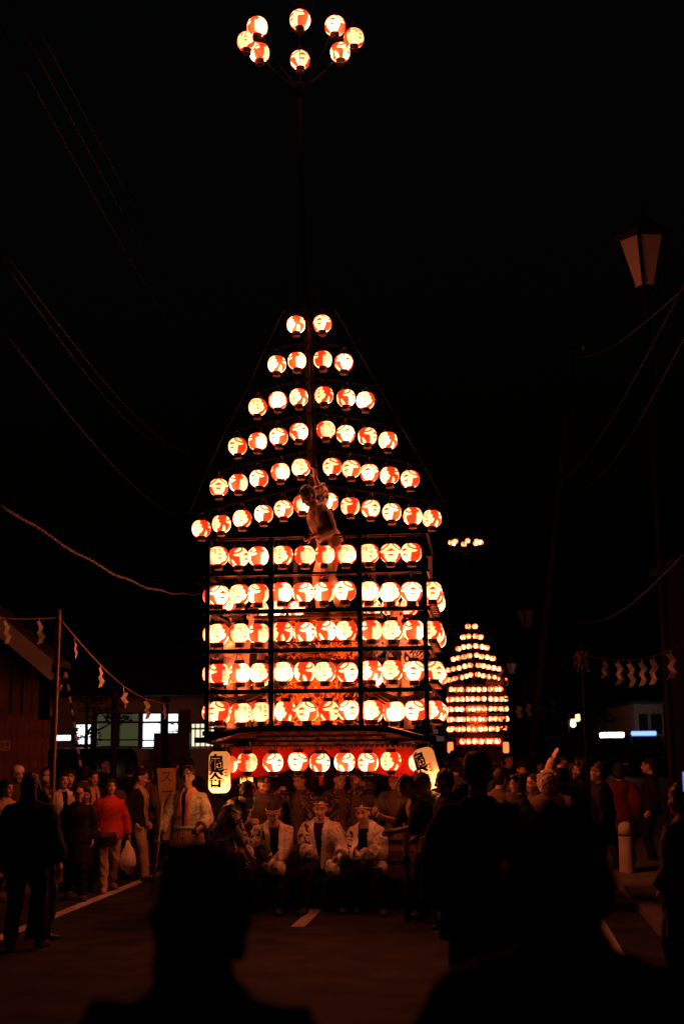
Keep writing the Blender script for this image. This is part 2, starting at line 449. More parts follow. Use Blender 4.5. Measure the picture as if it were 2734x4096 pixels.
DISC_ME = ring_mesh('base_disc', -0.170, -0.162, 0.055, M_CAPWOOD)
mb = MB(); mb.tube([(0.052 * math.cos(a), 0, 0.145 + 0.075 * math.sin(a)) for a in np.linspace(0, math.pi, 11)], 0.0045, 5)
HAND_ME = mb.mesh('handle'); HAND_ME.materials.append(M_WIRE)
TOPR_LOW = ring_mesh('top_ring_small', 0.098, 0.136, 0.058, M_CAP, 8)
BOTR_LOW = ring_mesh('bottom_ring_small', -0.140, -0.100, 0.056, M_CAP, 8)
LANTERNS = []
def lantern(pos, label, group, rz=None, scale=1.0, low=False, tilt=0.03, rr=random):
    o = empty('paper_lantern', pos, (-math.pi / 2 + rr.choice((0, math.pi)) + R(rr.choice((rr.uniform(-68, 68), rr.uniform(-68, 68), rr.uniform(-68, 68), rr.uniform(-110, 110))))) if rz is None else rz)
    o.scale = (scale,) * 3
    o.rotation_euler.x = rr.uniform(-tilt, tilt); o.rotation_euler.y = rr.uniform(-tilt, tilt)
    tag(o, label, 'lantern', group)
    if low:
        link('paper_shade', rr.choice(LANT_LOW), None, o)
        link('bottom_ring', BOTR_LOW, None, o)
    else:
        link('paper_shade', rr.choice(LANT_ME), None, o)
        link('top_ring', TOPR_ME, None, o)
        b = link('bottom_ring', BOTR_ME, None, o); link('base_disc', DISC_ME, None, b)
        link('handle', HAND_ME, None, o)
    LANTERNS.append(o)
    return o
ORD = ['first', 'second', 'third', 'fourth', 'fifth', 'sixth', 'seventh', 'eighth', 'ninth', 'tenth', 'eleventh', 'twelfth']
TREE = [
    [(679, 745), (739, 743)],
    [(635, 836), (681, 828), (740, 825), (788, 832)],
    [(591, 934), (637, 919), (685, 912), (743, 907), (793, 913), (838, 919)],
    [(545, 1024), (591, 1013), (639, 1002), (685, 991), (747, 986), (792, 996), (842, 1001), (889, 1011)],
    [(502, 1118), (547, 1108), (594, 1098), (643, 1083), (690, 1073), (762, 1071), (805, 1076), (847, 1085), (893, 1091), (940, 1099)],
    [(462, 1213), (508, 1202), (556, 1190), (605, 1179), (650, 1168), (693, 1156), (754, 1151), (803, 1161), (850, 1167), (898, 1175), (946, 1184), (990, 1190)]]
BOX = [
    [(500, 1276), (547, 1278), (592, 1276), (648, 1274), (699, 1274), (745, 1273), (793, 1272), (845, 1270), (895, 1269), (943, 1268)],
    [(502, 1366), (550, 1364), (592, 1362), (646, 1359), (695, 1359), (743, 1358), (791, 1356), (846, 1357), (895, 1359), (943, 1358)],
    [(502, 1454), (549, 1453), (593, 1453), (647, 1450), (698, 1450), (746, 1447), (794, 1447), (851, 1446), (900, 1446), (948, 1446)],
    [(502, 1545), (550, 1544), (597, 1544), (649, 1541), (699, 1541), (745, 1541), (795, 1542), (851, 1538), (901, 1537), (949, 1539)],
    [(503, 1631), (553, 1635), (600, 1633), (655, 1632), (704, 1632), (752, 1631), (799, 1629), (855, 1629), (904, 1632), (953, 1630)]]
SKIRT = [(567, 1749), (626, 1749), (684, 1747), (733, 1749), (790, 1748), (844, 1748), (896, 1746)]
CROWN = [(590, 62), (688, 46), (768, 60), (811, 88), (780, 120), (688, 138), (595, 121), (567, 96)]

# ================================================================== THE TALL FLOAT
FY = 15.8; FYAW = R(6.0)
F0 = at(1265, 2800, FY); F0.z = 0
UX = Vector((math.cos(FYAW), -math.sin(FYAW), 0)); UY = Vector((math.sin(FYAW), math.cos(FYAW), 0))
def fl(px, py, back=0.0):
    """pixel -> float coordinates (x along its front, y = back into the float, z up) on the plane 'back' behind the front"""
    d = ray(px, py); p0 = F0 + UY * back
    k = (p0 - CAM).dot(UY) / d.dot(UY); p = CAM + d * k - F0
    return Vector((p.dot(UX), back, p.z))
def fk(x, y, back=0.0): return fl(x * K, y * K, back)
def fw(v): return F0 + UX * v.x + UY * v.y + Vector((0, 0, v.z))
fl_root = empty('lantern_float', F0, -FYAW)
tag(fl_root, 'tall black festival float hung with tiers of glowing lanterns, gold carvings inside', 'float')
BK, TB = 0.10, 0.52                          # lanterns of the box hang just behind the posts; the tree rack further in

tree_l = [[fk(x, y, TB) for x, y in row] for row in TREE]
box_l = [[fk(x, y, BK) for x, y in row] for row in BOX]
skirt_l = [fk(x, y, -0.55) for x, y in SKIRT]
crown_c = fk(690, 92, 0.9); crown_z = crown_c.z
crown_l = []
for x, y in CROWN:
    d = ray(x * K, y * K); p = CAM + d * ((crown_z - CAM_H) / d.z) - F0
    crown_l.append(Vector((p.dot(UX), p.dot(UY), p.z)))
cx_ = sum(p.x for p in crown_l) / 8; cy_ = sum(p.y for p in crown_l) / 8
side_z = [sum(p.z for p in row) / 10 for row in box_l]
XL, XR = fl(830, 2600).x, fl(1702, 2600).x
side_l, rear_l = [], []
for r_i in range(1, 5):
    for k in range(6):
        side_l.append((r_i, k, 'house', Vector((XL + 0.02, 0.22 + k * 0.30, side_z[r_i]))))
        side_l.append((r_i, k, 'lamp', Vector((XR + 0.08, 0.22 + k * 0.30, side_z[r_i]))))
    for k, x in enumerate((XL + 0.30, XL + 0.56, XL + 0.82, XR - 0.82, XR - 0.56, XR - 0.30)):
        rear_l.append((r_i, k, Vector((x, 2.05, side_z[r_i]))))

WHO = {'house': 'lit house', 'lamp': 'street lamp'}
for i, p in enumerate(crown_l):
    lantern(fw(p), 'round red and cream lantern in the ring crowning the tall float mast', 'crown lanterns of the tall float', scale=1.12)
for r_i, row in enumerate(tree_l):
    n = len(row)
    for i, p in enumerate(row):
        s, q = ('lit house', n // 2 - 1 - i) if i < n // 2 else ('street lamp', i - n // 2)
        lantern(fw(p), f'round lantern, {ORD[r_i]} tier of tall float tree rack, {ORD[q]} from mast towards {s}', f'tree rack tier {r_i + 1} of the tall float', scale=0.95)
for r_i, row in enumerate(box_l):
    for i, p in enumerate(row):
        s, q = ('lit house', i) if i < 5 else ('street lamp', 9 - i)
        lantern(fw(p), f'round lantern, {ORD[r_i]} tier of tall float front grid, {ORD[q]} from {s} corner', f'front grid tier {r_i + 1} of the tall float', scale=1.06 if r_i else 1.02)
for i, p in enumerate(skirt_l):
    lantern(fw(p), f'round red and cream lantern before red curtain, {ORD[i]} from the long pale lantern on hook' if i < 6 else 'round red and cream lantern before red curtain, nearest the tilted long lantern', 'lanterns along the red curtain', scale=0.94)
for r_i, k, s, p in side_l:
    lantern(fw(p), f'lantern on flank of tall float facing {WHO[s]}, {ORD[r_i]} tier, {ORD[k]} behind corner post', f'flank lanterns facing the {WHO[s]}')
for r_i, k, p in rear_l:
    lantern(fw(p), f'lantern glimpsed on rear face of tall float, {ORD[r_i]} tier, {ORD[k if k < 3 else 5 - k]} from {"lit house" if k < 3 else "street lamp"} corner', f'rear face tier {r_i + 1} of the tall float')

# ---- structure of the float (all in float coordinates, children of fl_root)
def fpart(mb, name, material, parent=fl_root, **k): return mb.build(name, material, parent, **k)
post_x = [fl(830, 2600).x, fl(1085, 2600).x, fl(1441, 2600).x, fl(1702, 2600).x]
z_top = fl(1265, 2150).z; z_base = fl(1265, 2935).z
DEEP = 2.15
for y in (0.0, DEEP):
    for i, x in enumerate(post_x):
        mb = MB(); wd = 0.062 if i in (1, 2) else 0.058
        mb.box((x, y, (z_top + z_base) / 2), (wd, wd, z_top - z_base)); fpart(mb, 'post', M_LACQ, smooth=False)
rails = [(1229, 0.020), (1315, 0.026), (1400, 0.052), (1491, 0.052), (1585, 0.052), (1680, 0.055)]
rail_z = []
for y, th in rails:
    z = fk(725, y).z; rail_z.append(z)
    for yy in (-0.012, DEEP + 0.012):
        mb = MB(); mb.box(((XL + XR) / 2, yy, z), (XR - XL + 0.10, 0.030, th)); fpart(mb, 'rail', M_LACQ, smooth=False)
    for xx in (XL - 0.045, XR + 0.045):
        mb = MB(); mb.box((xx, DEEP / 2, z), (0.03, DEEP - 0.03, th)); fpart(mb, 'rail', M_LACQ, smooth=False)
    # thin bamboo on which the lanterns hang
    mb = MB(); mb.tube([(XL + 0.02, BK, z - 0.015), (XR - 0.02, BK, z - 0.015)], 0.010, 6); fpart(mb, 'hanging_rod', M_WOOD)
# the tree-shaped rack: mast, sloping arms, slanting edge ropes
mast_top = Vector((cx_, cy_, crown_z - 0.75))
mx0 = fk(716, 1240, TB + 0.12)
mast_base = Vector((mx0.x + 0.05, 0.9, 1.0))
mast_pt = lambda z: mast_base.lerp(mast_top, (z - mast_base.z) / (mast_top.z - mast_base.z))
mb = MB(); mb.tube([mast_pt(z) for z in np.linspace(mast_base.z, mast_top.z, 8)], [0.05, 0.05, 0.05, 0.045, 0.04, 0.035, 0.03, 0.028], 10); fpart(mb, 'mast', M_MAST)
for row in tree_l:
    n = len(row); h = n // 2
    a, b = row[0], row[-1]
    mid = Vector(((row[h - 1].x + row[h].x) / 2, TB, max(row[h - 1].z, row[h].z) + 0.24))
    off = Vector((0, 0, 0.225))
    mb = MB(); mb.tube([a + off + (a - row[min(1, n - 1)]).normalized() * 0.14 if n > 2 else a + off + Vector((-0.14, 0, 0)), mid], 0.013, 6); fpart(mb, 'rack_arm', M_MAST)
    mb = MB(); mb.tube([mid, b + off + ((b - row[-2]).normalized() * 0.14 if n > 2 else Vector((0.14, 0, 0)))], 0.013, 6); fpart(mb, 'rack_arm', M_MAST)
    mb = MB(); mb.bar(mid, Vector((mast_pt(mid.z).x, mast_pt(mid.z).y, mid.z)), 0.02); fpart(mb, 'rack_brace', M_LACQ, smooth=False)
top = Vector(((tree_l[0][0].x + tree_l[0][1].x) / 2, TB, tree_l[0][0].z + 0.42))
for s in (0, -1):
    pts = [top] + [Vector((row[s].x + (-0.17 if s == 0 else 0.17), TB, row[s].z + 0.2)) for row in tree_l]
    mb = MB(); mb.tube(pts, 0.007, 5); fpart(mb, 'edge_rope', M_CABLE)
pole = Vector(((tree_l[0][0].x + tree_l[0][1].x) / 2, TB, 0))
mb = MB(); mb.tube([Vector((pole.x + 0.09, TB - 0.02, z_top - 0.1)), Vector((pole.x, TB - 0.02, top.z))], [0.035, 0.024], 8); fpart(mb, 'rack_pole', M_MAST)
# crown: hub and bowed ribs
mb = MB(); mb.loft([(mast_top + Vector((0, 0, z)), Vector((r, 0, 0)), Vector((0, r, 0))) for z, r in ((-0.12, 0.05), (-0.05, 0.075), (0.03, 0.075), (0.10, 0.04))], 12); fpart(mb, 'crown_hub', M_MAST)
for p in crown_l:
    q = p + Vector((0, 0, 0.26)); c = mast_top
    pts = []
    for t in np.linspace(0, 1, 9):
        f_ = 1 - (1 - t) ** 2.0
        e = c.lerp(q, t); e.x = c.x + (q.x - c.x) * f_; e.y = c.y + (q.y - c.y) * f_
        pts.append(e)
    mb = MB(); mb.tube(pts, 0.006, 5); fpart(mb, 'crown_rib', M_CABLE)
# ---- gold carvings: swirling relief, one mesh each
def carving(name, x0, x1, z0, z1, y, outline=None, nx=150, nz=60, amp=0.11, seed=1, material=None, freq=1.0):
    g = np.random.default_rng(seed)
    X, Z = np.meshgrid(np.linspace(x0, x1, nx), np.linspace(z0, z1, nz))
    wx = np.zeros_like(X); wz = np.zeros_like(X)
    for k in range(10):
        fr = 3 + k * 2.0; a, b, ph = g.normal(size=3)
        wx += np.sin(fr * (a * X + b * Z) + 6 * ph) / (1 + k * 0.5) * 0.05
        a, b, ph = g.normal(size=3)
        wz += np.sin(fr * (a * X + b * Z) + 6 * ph) / (1 + k * 0.5) * 0.05
    H = np.zeros_like(X)
    for cx, cz, rad in zip(g.uniform(x0, x1, 34), g.uniform(z0, z1, 34), g.uniform(0.05, 0.17, 34)):
        dx, dz = X + wx - cx, Z + wz - cz; d = np.hypot(dx, dz)
        sp = 0.5 + 0.5 * np.cos(np.arctan2(dz, dx) * g.choice([-1, 1]) + d * freq * 70)
        H = np.maximum(H, sp ** 1.6 * np.clip(1.25 - d / rad, 0, 1))
    H += 0.25 * np.abs(np.sin(31 * (X + wx * 3))) * np.abs(np.cos(27 * (Z + wz * 3)))
    V = np.stack([X, y - amp * H, Z], -1).reshape(-1, 3)
    keep = np.ones((nz - 1, nx - 1), bool)
    Hc = (H[:-1, :-1] + H[1:, 1:]) / 2
    keep &= Hc > 0.16
    if outline is not None:
        xc = (X[:-1, :-1] + X[1:, 1:]) / 2; zc = (Z[:-1, :-1] + Z[1:, 1:]) / 2
        keep &= in_poly(xc, zc, outline)
    fs = [(i * nx + j, i * nx + j + 1, (i + 1) * nx + j + 1, (i + 1) * nx + j) for i in range(nz - 1) for j in range(nx - 1) if keep[i, j]]
    me = bpy.data.meshes.new(name); me.from_pydata(V.tolist(), [], fs); me.update()
    me.polygons.foreach_set('use_smooth', [True] * len(fs))
    me.materials.append(material or M_GOLD)
    return link(name, me, None, fl_root)
cz = lambda py, b=0.45: fl(1265, py, b).z
cxx = lambda px, b=0.45: fl(px, 2700, b).x
xa, xb = cxx(1110), cxx(1440)
mb = MB(); mb.box(((xa + xb) / 2, 0.62, (cz(2905) + cz(2470)) / 2), (xb - xa + 0.3, 0.05, cz(2470) - cz(2905))); fpart(mb, 'carving_backboard', M_LACQ, smooth=False)
mb = MB(); mb.box(((xa + xb) / 2, 0.52, cz(2650)), (xb - xa + 0.22, 0.14, 0.085)); fpart(mb, 'lintel', M_LACQ, smooth=False)
carving('dragon_carving', xa - 0.02, xb + 0.03, cz(2815), cz(2690), 0.50, seed=4, nx=190, nz=80)
carving('cloud_carving', xa, xb + 0.02, cz(2642), cz(2570), 0.50, seed=9, nx=180, nz=50)
carving('crest_carving', xa + 0.06, xb - 0.06, cz(2565), cz(2480), 0.52, seed=13, nx=160, nz=50)
carving('wave_carving', xa - 0.25, xb + 0.25, cz(2902), cz(2818), 0.53, seed=21, nx=200, nz=50)
# ---- curved gable with gilt edges
gab = [(838, 2800), (905, 2826), (992, 2814), (1088, 2766), (1170, 2700), (1265, 2672), (1365, 2697), (1446, 2742), (1548, 2811), (1630, 2822), (1694, 2794)]
def curve_pts(pts, n=40, back=0.3):
    q = [fl(x, y, back) for x, y in pts]; out = []
    for t in np.linspace(0, len(q) - 1.001, n):
        i = int(t); u = t - i
        p0, p1, p2, p3 = q[max(i - 1, 0)], q[i], q[min(i + 1, len(q) - 1)], q[min(i + 2, len(q) - 1)]
        out.append(0.5 * ((2 * p1) + (p2 - p0) * u + (2 * p0 - 5 * p1 + 4 * p2 - p3) * u * u + (3 * p1 - p0 - 3 * p2 + p3) * u ** 3))
    return out
def band(name, pts, zlo, zhi, y0, y1, material):
    mb = MB(); vs = []; n = len(pts)
    for p in pts:
        vs += [Vector((p.x, y0, p.z + zlo)), Vector((p.x, y0, p.z + zhi)), Vector((p.x, y1, p.z + zhi)), Vector((p.x, y1, p.z + zlo))]
    fs = [(0, 1, 2, 3), tuple(reversed([4 * (n - 1) + k for k in range(4)]))]
    for i in range(n - 1):
        a, b = 4 * i, 4 * (i + 1)
        for k in range(4): fs.append((a + k, b + k, b + (k + 1) % 4, a + (k + 1) % 4))
    mb.closed(vs, fs); return fpart(mb, name, material, angle=40)
gp = curve_pts(gab)
gb = band('gable', gp, 0.0, 0.115, 0.26, 1.35, M_LACQ)
for i, (z0_, z1_, y_) in enumerate(((-0.018, 0.0, 0.25), (0.030, 0.042, 0.245), (-0.055, -0.043, 0.27))):
    left = [p for p in gp if p.x < fl(1092, 2700, 0.3).x and p.x > fl(965, 2700, 0.3).x]
    right = [p for p in gp if p.x > fl(1440, 2700, 0.3).x and p.x < fl(1572, 2700, 0.3).x]
    for q in (left, right):
        o = band('gilt_edge', q, z0_, z1_, y_, y_ + 0.03, M_GOLD)
# ---- lower eave with upturned tips, fascia boards, platform
ev = [(800, 2960), (850, 2957), (935, 2934), (1010, 2918), (1265, 2912), (1520, 2914), (1610, 2930), (1690, 2950), (1748, 2953)]
band('eave', curve_pts(ev, 36, -0.4), -0.035, 0.03, -0.72, 2.5, M_LACQ)
mb = MB(); mb.box(((XL + XR) / 2, 1.1, z_base - 0.02), (XR - XL + 0.05, 2.3, 0.05)); fpart(mb, 'platform', M_WOOD, smooth=False)
zf0, zf1 = fl(1265, 2984).z, fl(1265, 2922).z
xfa, xfb = fl(1010, 2950).x, fl(1560, 2950).x
for i in range(3):
    h = (zf1 - zf0) / 3
    mb = MB(); mb.box(((xfa + xfb) / 2, -0.06 + 0.02 * i, zf0 + h * (i + 0.5)), (xfb - xfa - 0.1 * i, 0.06, h - 0.012)); fpart(mb, 'fascia_board', M_FASCIA, smooth=False)
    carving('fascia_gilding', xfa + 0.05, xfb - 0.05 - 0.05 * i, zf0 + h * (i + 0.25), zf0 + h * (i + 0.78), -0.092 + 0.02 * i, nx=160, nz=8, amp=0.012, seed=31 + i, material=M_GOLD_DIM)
for s, xx in ((-1, XL), (1, XR)):
    mb = MB(); mb.tube([(xx - s * 0.35, -0.12, zf0 + 0.03), (xx - s * 0.1, -0.14, zf0 + 0.05), (xx + s * 0.12, -0.14, zf0 + 0.10)], [0.03, 0.025, 0.018], 8); fpart(mb, 'tip_beam', M_LACQ)
# fringe under the eave
for k in range(46):
    xx = XL - 0.05 + k * (XR - XL + 0.1) / 45
    mb = MB(); mb.box((xx, -0.115, zf0 - 0.018), (0.026, 0.012, 0.045)); fpart(mb, 'fringe_tab', M_WOOD, smooth=False)
# ---- red curtain tied up in the middle
def curtain(name, top_px, bot_px, back, material, folds, amp, nx=90, nz=22, seed=0):
    bx = np.array([p[0] for p in bot_px]); by = np.array([p[1] for p in bot_px])
    vs = []
    for i in range(nz + 1):
        v = i / nz
        for j in range(nx + 1):
            x = bx[0] + (bx[-1] - bx[0]) * j / nx
            yb = np.interp(x, bx, by); y = top_px + (yb - top_px) * v
            p = fl(x, y, back)
            ph = folds * (x - bx[0]) / (bx[-1] - bx[0])
            p.y += amp * math.sin(2 * math.pi * ph + 1.3 * math.sin(3 * v + seed)) * (0.35 + 0.65 * v) - 0.03 * math.sin(math.pi * v)
            vs.append(p)
    fs = [(i * (nx + 1) + j, i * (nx + 1) + j + 1, (i + 1) * (nx + 1) + j + 1, (i + 1) * (nx + 1) + j) for i in range(nz) for j in range(nx)]
    mb = MB(); mb.add(vs, fs)
    o = fpart(mb, name, material)
    sol = o.modifiers.new('thickness', 'SOLIDIFY'); sol.thickness = 0.004
    return o
curtain('curtain', 2986, [(925, 3118), (945, 3112), (1030, 3108), (1110, 3096), (1190, 3062), (1240, 3020), (1272, 2992), (1290, 2992), (1330, 3030), (1400, 3066), (1470, 3088), (1540, 3100), (1610, 3112), (1640, 3108), (1668, 3092)], 0.10, M_CURTAIN, 7, 0.020)
mb = MB(); mb.ball(fl(1281, 2993, 0.06), 0.03, 0.03, 0.035); fpart(mb, 'curtain_knot', M_CURTAIN)
mb = MB(); mb.tube([fl(1285, 2995, 0.05), fl(1282, 3060, 0.03), fl(1284, 3140, 0.04)], [0.012, 0.03, 0.022], 8); fpart(mb, 'tassel', M_CURTAIN)
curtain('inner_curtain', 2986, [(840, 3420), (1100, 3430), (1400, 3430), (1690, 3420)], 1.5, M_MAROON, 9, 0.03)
# ---- chassis and wheels
for x in (XL + 0.12, XR - 0.12):
    for y in (0.12, 2.0):
        mb = MB(); mb.box((x, y, (z_base + 0.3) / 2), (0.11, 0.11, z_base - 0.32)); fpart(mb, 'corner_pillar', M_LACQ, smooth=False)
mb = MB(); mb.box(((XL + XR) / 2, 1.05, 0.62), (XR - XL - 0.1, 2.2, 0.12)); fpart(mb, 'deck', M_WOOD, smooth=False)
for y in (0.02,):
    mb = MB(); mb.box(((XL + XR) / 2, y, 0.44), (XR - XL - 0.2, 0.16, 0.14)); fpart(mb, 'front_beam', M_WOOD, smooth=False)
for x in (-0.75, 0.75):
    mb = MB(); mb.box((x, 0.3, 0.47), (0.12, 1.7, 0.12)); fpart(mb, 'chassis_beam', M_WOOD, smooth=False)
for x in (XL + 0.05, XR - 0.05):
    for y in (0.35, 1.85):
        mb = MB()
        mb.loft([(Vector((x + d_, y, 0.40)), Vector((0, r, 0)), Vector((0, 0, r))) for d_, r in ((-0.06, 0.36), (-0.055, 0.40), (0.055, 0.40), (0.06, 0.36))], 28)
        wh = fpart(mb, 'wheel', M_WOOD, angle=35)
        mb = MB(); mb.loft([(Vector((x + d_, y, 0.40)), Vector((0, r, 0)), Vector((0, 0, r))) for d_, r in ((-0.11, 0.07), (0.11, 0.07))], 16)
        mb.build('hub', M_LACQ, wh)

# ---- long pale lanterns with the two black characters
def long_lantern(pos, label, rz=0.0, lean=0.0, lean_fwd=0.0, scale=1.0):
    root = empty('long_lantern', pos, rz); root.rotation_euler = (lean_fwd, lean, rz); root.scale = (scale,) * 3
    tag(root, label, 'lantern', 'long lettered lanterns')
    nu, nv, hh, r0 = 40, 40, 0.235, 0.124
    vs, lit = [], []
    for i in range(nv + 1):
        z = -hh + 2 * hh * i / nv
        e = max(0, (abs(z) - (hh - 0.07)) / 0.07)
        r = r0 * (1 - 0.36 * e ** 2.4) + 0.0012 * (i % 2)
        for k in range(nu):
            a = 2 * math.pi * k / nu
            vs.append((r * math.cos(a), r * math.sin(a), z))
            lit.append(0.13 + 1.3 * math.exp(-((z + 0.19) / 0.125) ** 2))
    fs = [(i * nu + k, i * nu + (k + 1) % nu, (i + 1) * nu + (k + 1) % nu, (i + 1) * nu + k) for i in range(nv) for k in range(nu)]
    me = bpy.data.meshes.new('paper_shade'); me.from_pydata(vs, [], fs); me.update()
    me.polygons.foreach_set('use_smooth', [True] * len(fs))
    for an, val in (('ink', np.ones(len(vs))), ('lit', np.array(lit))):
        at_ = me.attributes.new(an, 'FLOAT', 'POINT'); at_.data.foreach_set('value', val.astype(np.float32))
    me.materials.append(M_PAPERLIT2); sh = link('paper_shade', me, None, root)
    def wrap(me, zc, ang, rad=r0 + 0.0025):
        for v in me.vertices:
            th = ang + v.co.x / rad
            z = zc + v.co.y
            e = max(0, (abs(z) - (hh - 0.07)) / 0.07)
            r = rad * (1 - 0.36 * e ** 2.4)
            v.co = (r * math.sin(th), -r * math.cos(th), z)
        me.update()
    def dense(me):
        import bmesh
        bm = bmesh.new(); bm.from_mesh(me)
        bmesh.ops.triangulate(bm, faces=bm.faces)
        bmesh.ops.subdivide_edges(bm, edges=[e for e in bm.edges if e.calc_length() > 0.03], cuts=3, use_grid_fill=True)
        bm.to_mesh(me); bm.free()
    for chars, zc in (('龜', 0.085), ('谷', -0.085)):
        for ang in (R(-12), R(168)):
            t = text_mesh(chars, 0.215, 0.0075); dense(t); wrap(t, zc, ang)
            t.materials.clear(); t.materials.append(M_INK); link('brushed_character', t, None, sh)
    mb = MB()                                   # red seal mark down the side, as a bent ribbon
    for zz, h_, w_ in ((0.03, 0.012, 0.05), (-0.005, 0.012, 0.05), (-0.04, 0.012, 0.055), (0.0, 0.10, 0.012)):
        mb.add([(x, z, 0) for z in (zz - h_ / 2, zz + h_ / 2) for x in (-w_ / 2, 0, w_ / 2)], [(0, 1, 4, 3), (1, 2, 5, 4)])
    t = mb.mesh('seal'); wrap(t, 0.0, R(48)); t.materials.append(M_SEAL); link('red_seal', t, None, sh)
    for nm, z0_, z1_, mtl in (('top_ring', hh - 0.01, hh + 0.045, M_CAP), ('bottom_ring', -hh - 0.055, -hh + 0.01, M_CAP)):
        link(nm, ring_mesh(nm, z0_, z1_, 0.075, mtl), None, root)
    mb = MB(); mb.tube([(0.07 * math.cos(a), 0, hh + 0.04 + 0.12 * math.sin(a)) for a in np.linspace(0, math.pi, 11)], 0.005, 5)
    mb.build('handle', M_WIRE, root)
    return root
M_PAPERLIT2 = lantern_paper('lit_long_lantern_paper', cream=(5.0, 1.45, 0.33))
M_INK = mat('black_ink', (0.012, 0.010, 0.009), 0.8, var=0.1)
M_SEAL = emit('red_seal_ink', (1.0, 0.05, 0.02), 0.75)
p = fl(878, 3088, -0.75)
long_lantern(fw(p), 'long upright cream lantern with black brushed characters hanging from the eave hook', rz=-FYAW)
p = fl(1708, 3076, -0.75)
long_lantern(fw(p), 'long cream lantern with black characters tilted over the stooping bearer', rz=-FYAW - R(28), lean=R(-17))
p = fl(986, 3098, 0.5)
long_lantern(fw(p), 'half hidden cream lantern with black character behind the red curtain', rz=-FYAW, scale=0.62)
for px in (872, 1672):
    a = fl(px, 2972, -0.60); b = fl(px, 2990, -0.75)
    mb = MB(); mb.bar(a, b, 0.02); fpart(mb, 'lantern_hook', M_LACQ, smooth=False)
lantern(fw(fl(922, 3056, 0.15)), 'round lantern peeking out behind the upright long lettered lantern', None, scale=0.95)
lantern(fw(fl(1660, 3050, 0.15)), 'round lantern half hidden behind the tilted long lettered lantern', None, scale=0.95)

# ================================================================== PEOPLE
def rotm(yaw=0, pitch=0, roll=0):
    """yaw about up, pitch forward (nod / lean), roll sideways; columns = right, forward, up"""
    return Matrix.Rotation(yaw, 3, 'Z') @ Matrix.Rotation(-pitch, 3, 'X') @ Matrix.Rotation(roll, 3, 'Y')
def ik(a, t, l1, l2, pole):
    d = t - a; L = d.length
    if L > (l1 + l2) * 0.999: t = a + d * ((l1 + l2) * 0.999 / L); d = t - a; L = d.length
    L = max(L, abs(l1 - l2) + 0.02)
    x = (l1 * l1 - l2 * l2 + L * L) / (2 * L); h = math.sqrt(max(l1 * l1 - x * x, 0))
    e = d.normalized(); p = pole - e * pole.dot(e)
    if p.length < 1e-4: p = Vector((0.3, -1, 0)) - e * e.dot(Vector((0.3, -1, 0)))
    p.normalize()
    return a + e * x + p * h, t
def hand_shape(mb, wrist, d, n, s, curl=0.5, side=1, thick=1.0):
    """palm, four fingers of unequal length and a thumb leaving the side of the palm; d = along the hand, n = out of the palm"""
    d = d.normalized(); n = (n - d * n.dot(d)).normalized(); w = d.cross(n) * side
    pl = 0.088 * s
    mb.loft([(wrist - d * 0.02 * s, w * 0.027 * s, n * 0.021 * s), (wrist + d * 0.02 * s, w * 0.034 * s, n * 0.018 * s),
             (wrist + d * pl * 0.8, w * 0.042 * s, n * 0.016 * s), (wrist + d * (pl + 0.006), w * 0.038 * s, n * 0.011 * s)], 10)
    for k, (o, l) in enumerate(((-0.031, 0.070), (-0.010, 0.080), (0.011, 0.075), (0.031, 0.058))):
        p0 = wrist + d * (pl - 0.012 * s) + w * o * s; l = l * s
        c1 = curl * (0.9 + 0.08 * k)
        d1 = (d * math.cos(c1) + n * math.sin(c1)); d2 = (d * math.cos(2.1 * c1) + n * math.sin(2.1 * c1))
        p1 = p0 + d1 * l * 0.55; p2 = p1 + d2 * l * 0.5
        mb.tube([p0, p1, p2], [0.0095 * s * thick, 0.009 * s * thick, 0.0075 * s * thick], 7, round_ends=True)
    t0 = wrist + d * 0.028 * s - w * 0.032 * s
    t1 = t0 + (d * 0.6 - w * 0.75 + n * 0.25).normalized() * 0.040 * s
    t2 = t1 + (d * 0.9 - w * 0.15 + n * (0.2 + curl * 0.6)).normalized() * 0.034 * s
    mb.tube([t0, t1, t2], [0.013 * s, 0.011 * s, 0.009 * s], 7, round_ends=True)
def noisy(me, amp, freq, seed=0):
    n = len(me.vertices); a = np.empty(n * 3, np.float32); me.vertices.foreach_get('co', a); P = a.reshape(-1, 3)
    g = np.random.default_rng(seed); D = np.zeros_like(P)
    for k in range(7):
        kv = g.normal(size=3) * freq * (1 + 0.45 * k)
        D += np.sin(P @ kv + g.uniform(0, 6.28))[:, None] * g.normal(size=3) * amp / (1 + 0.4 * k)
    me.vertices.foreach_set('co', (P + D).astype(np.float32).ravel()); me.update()
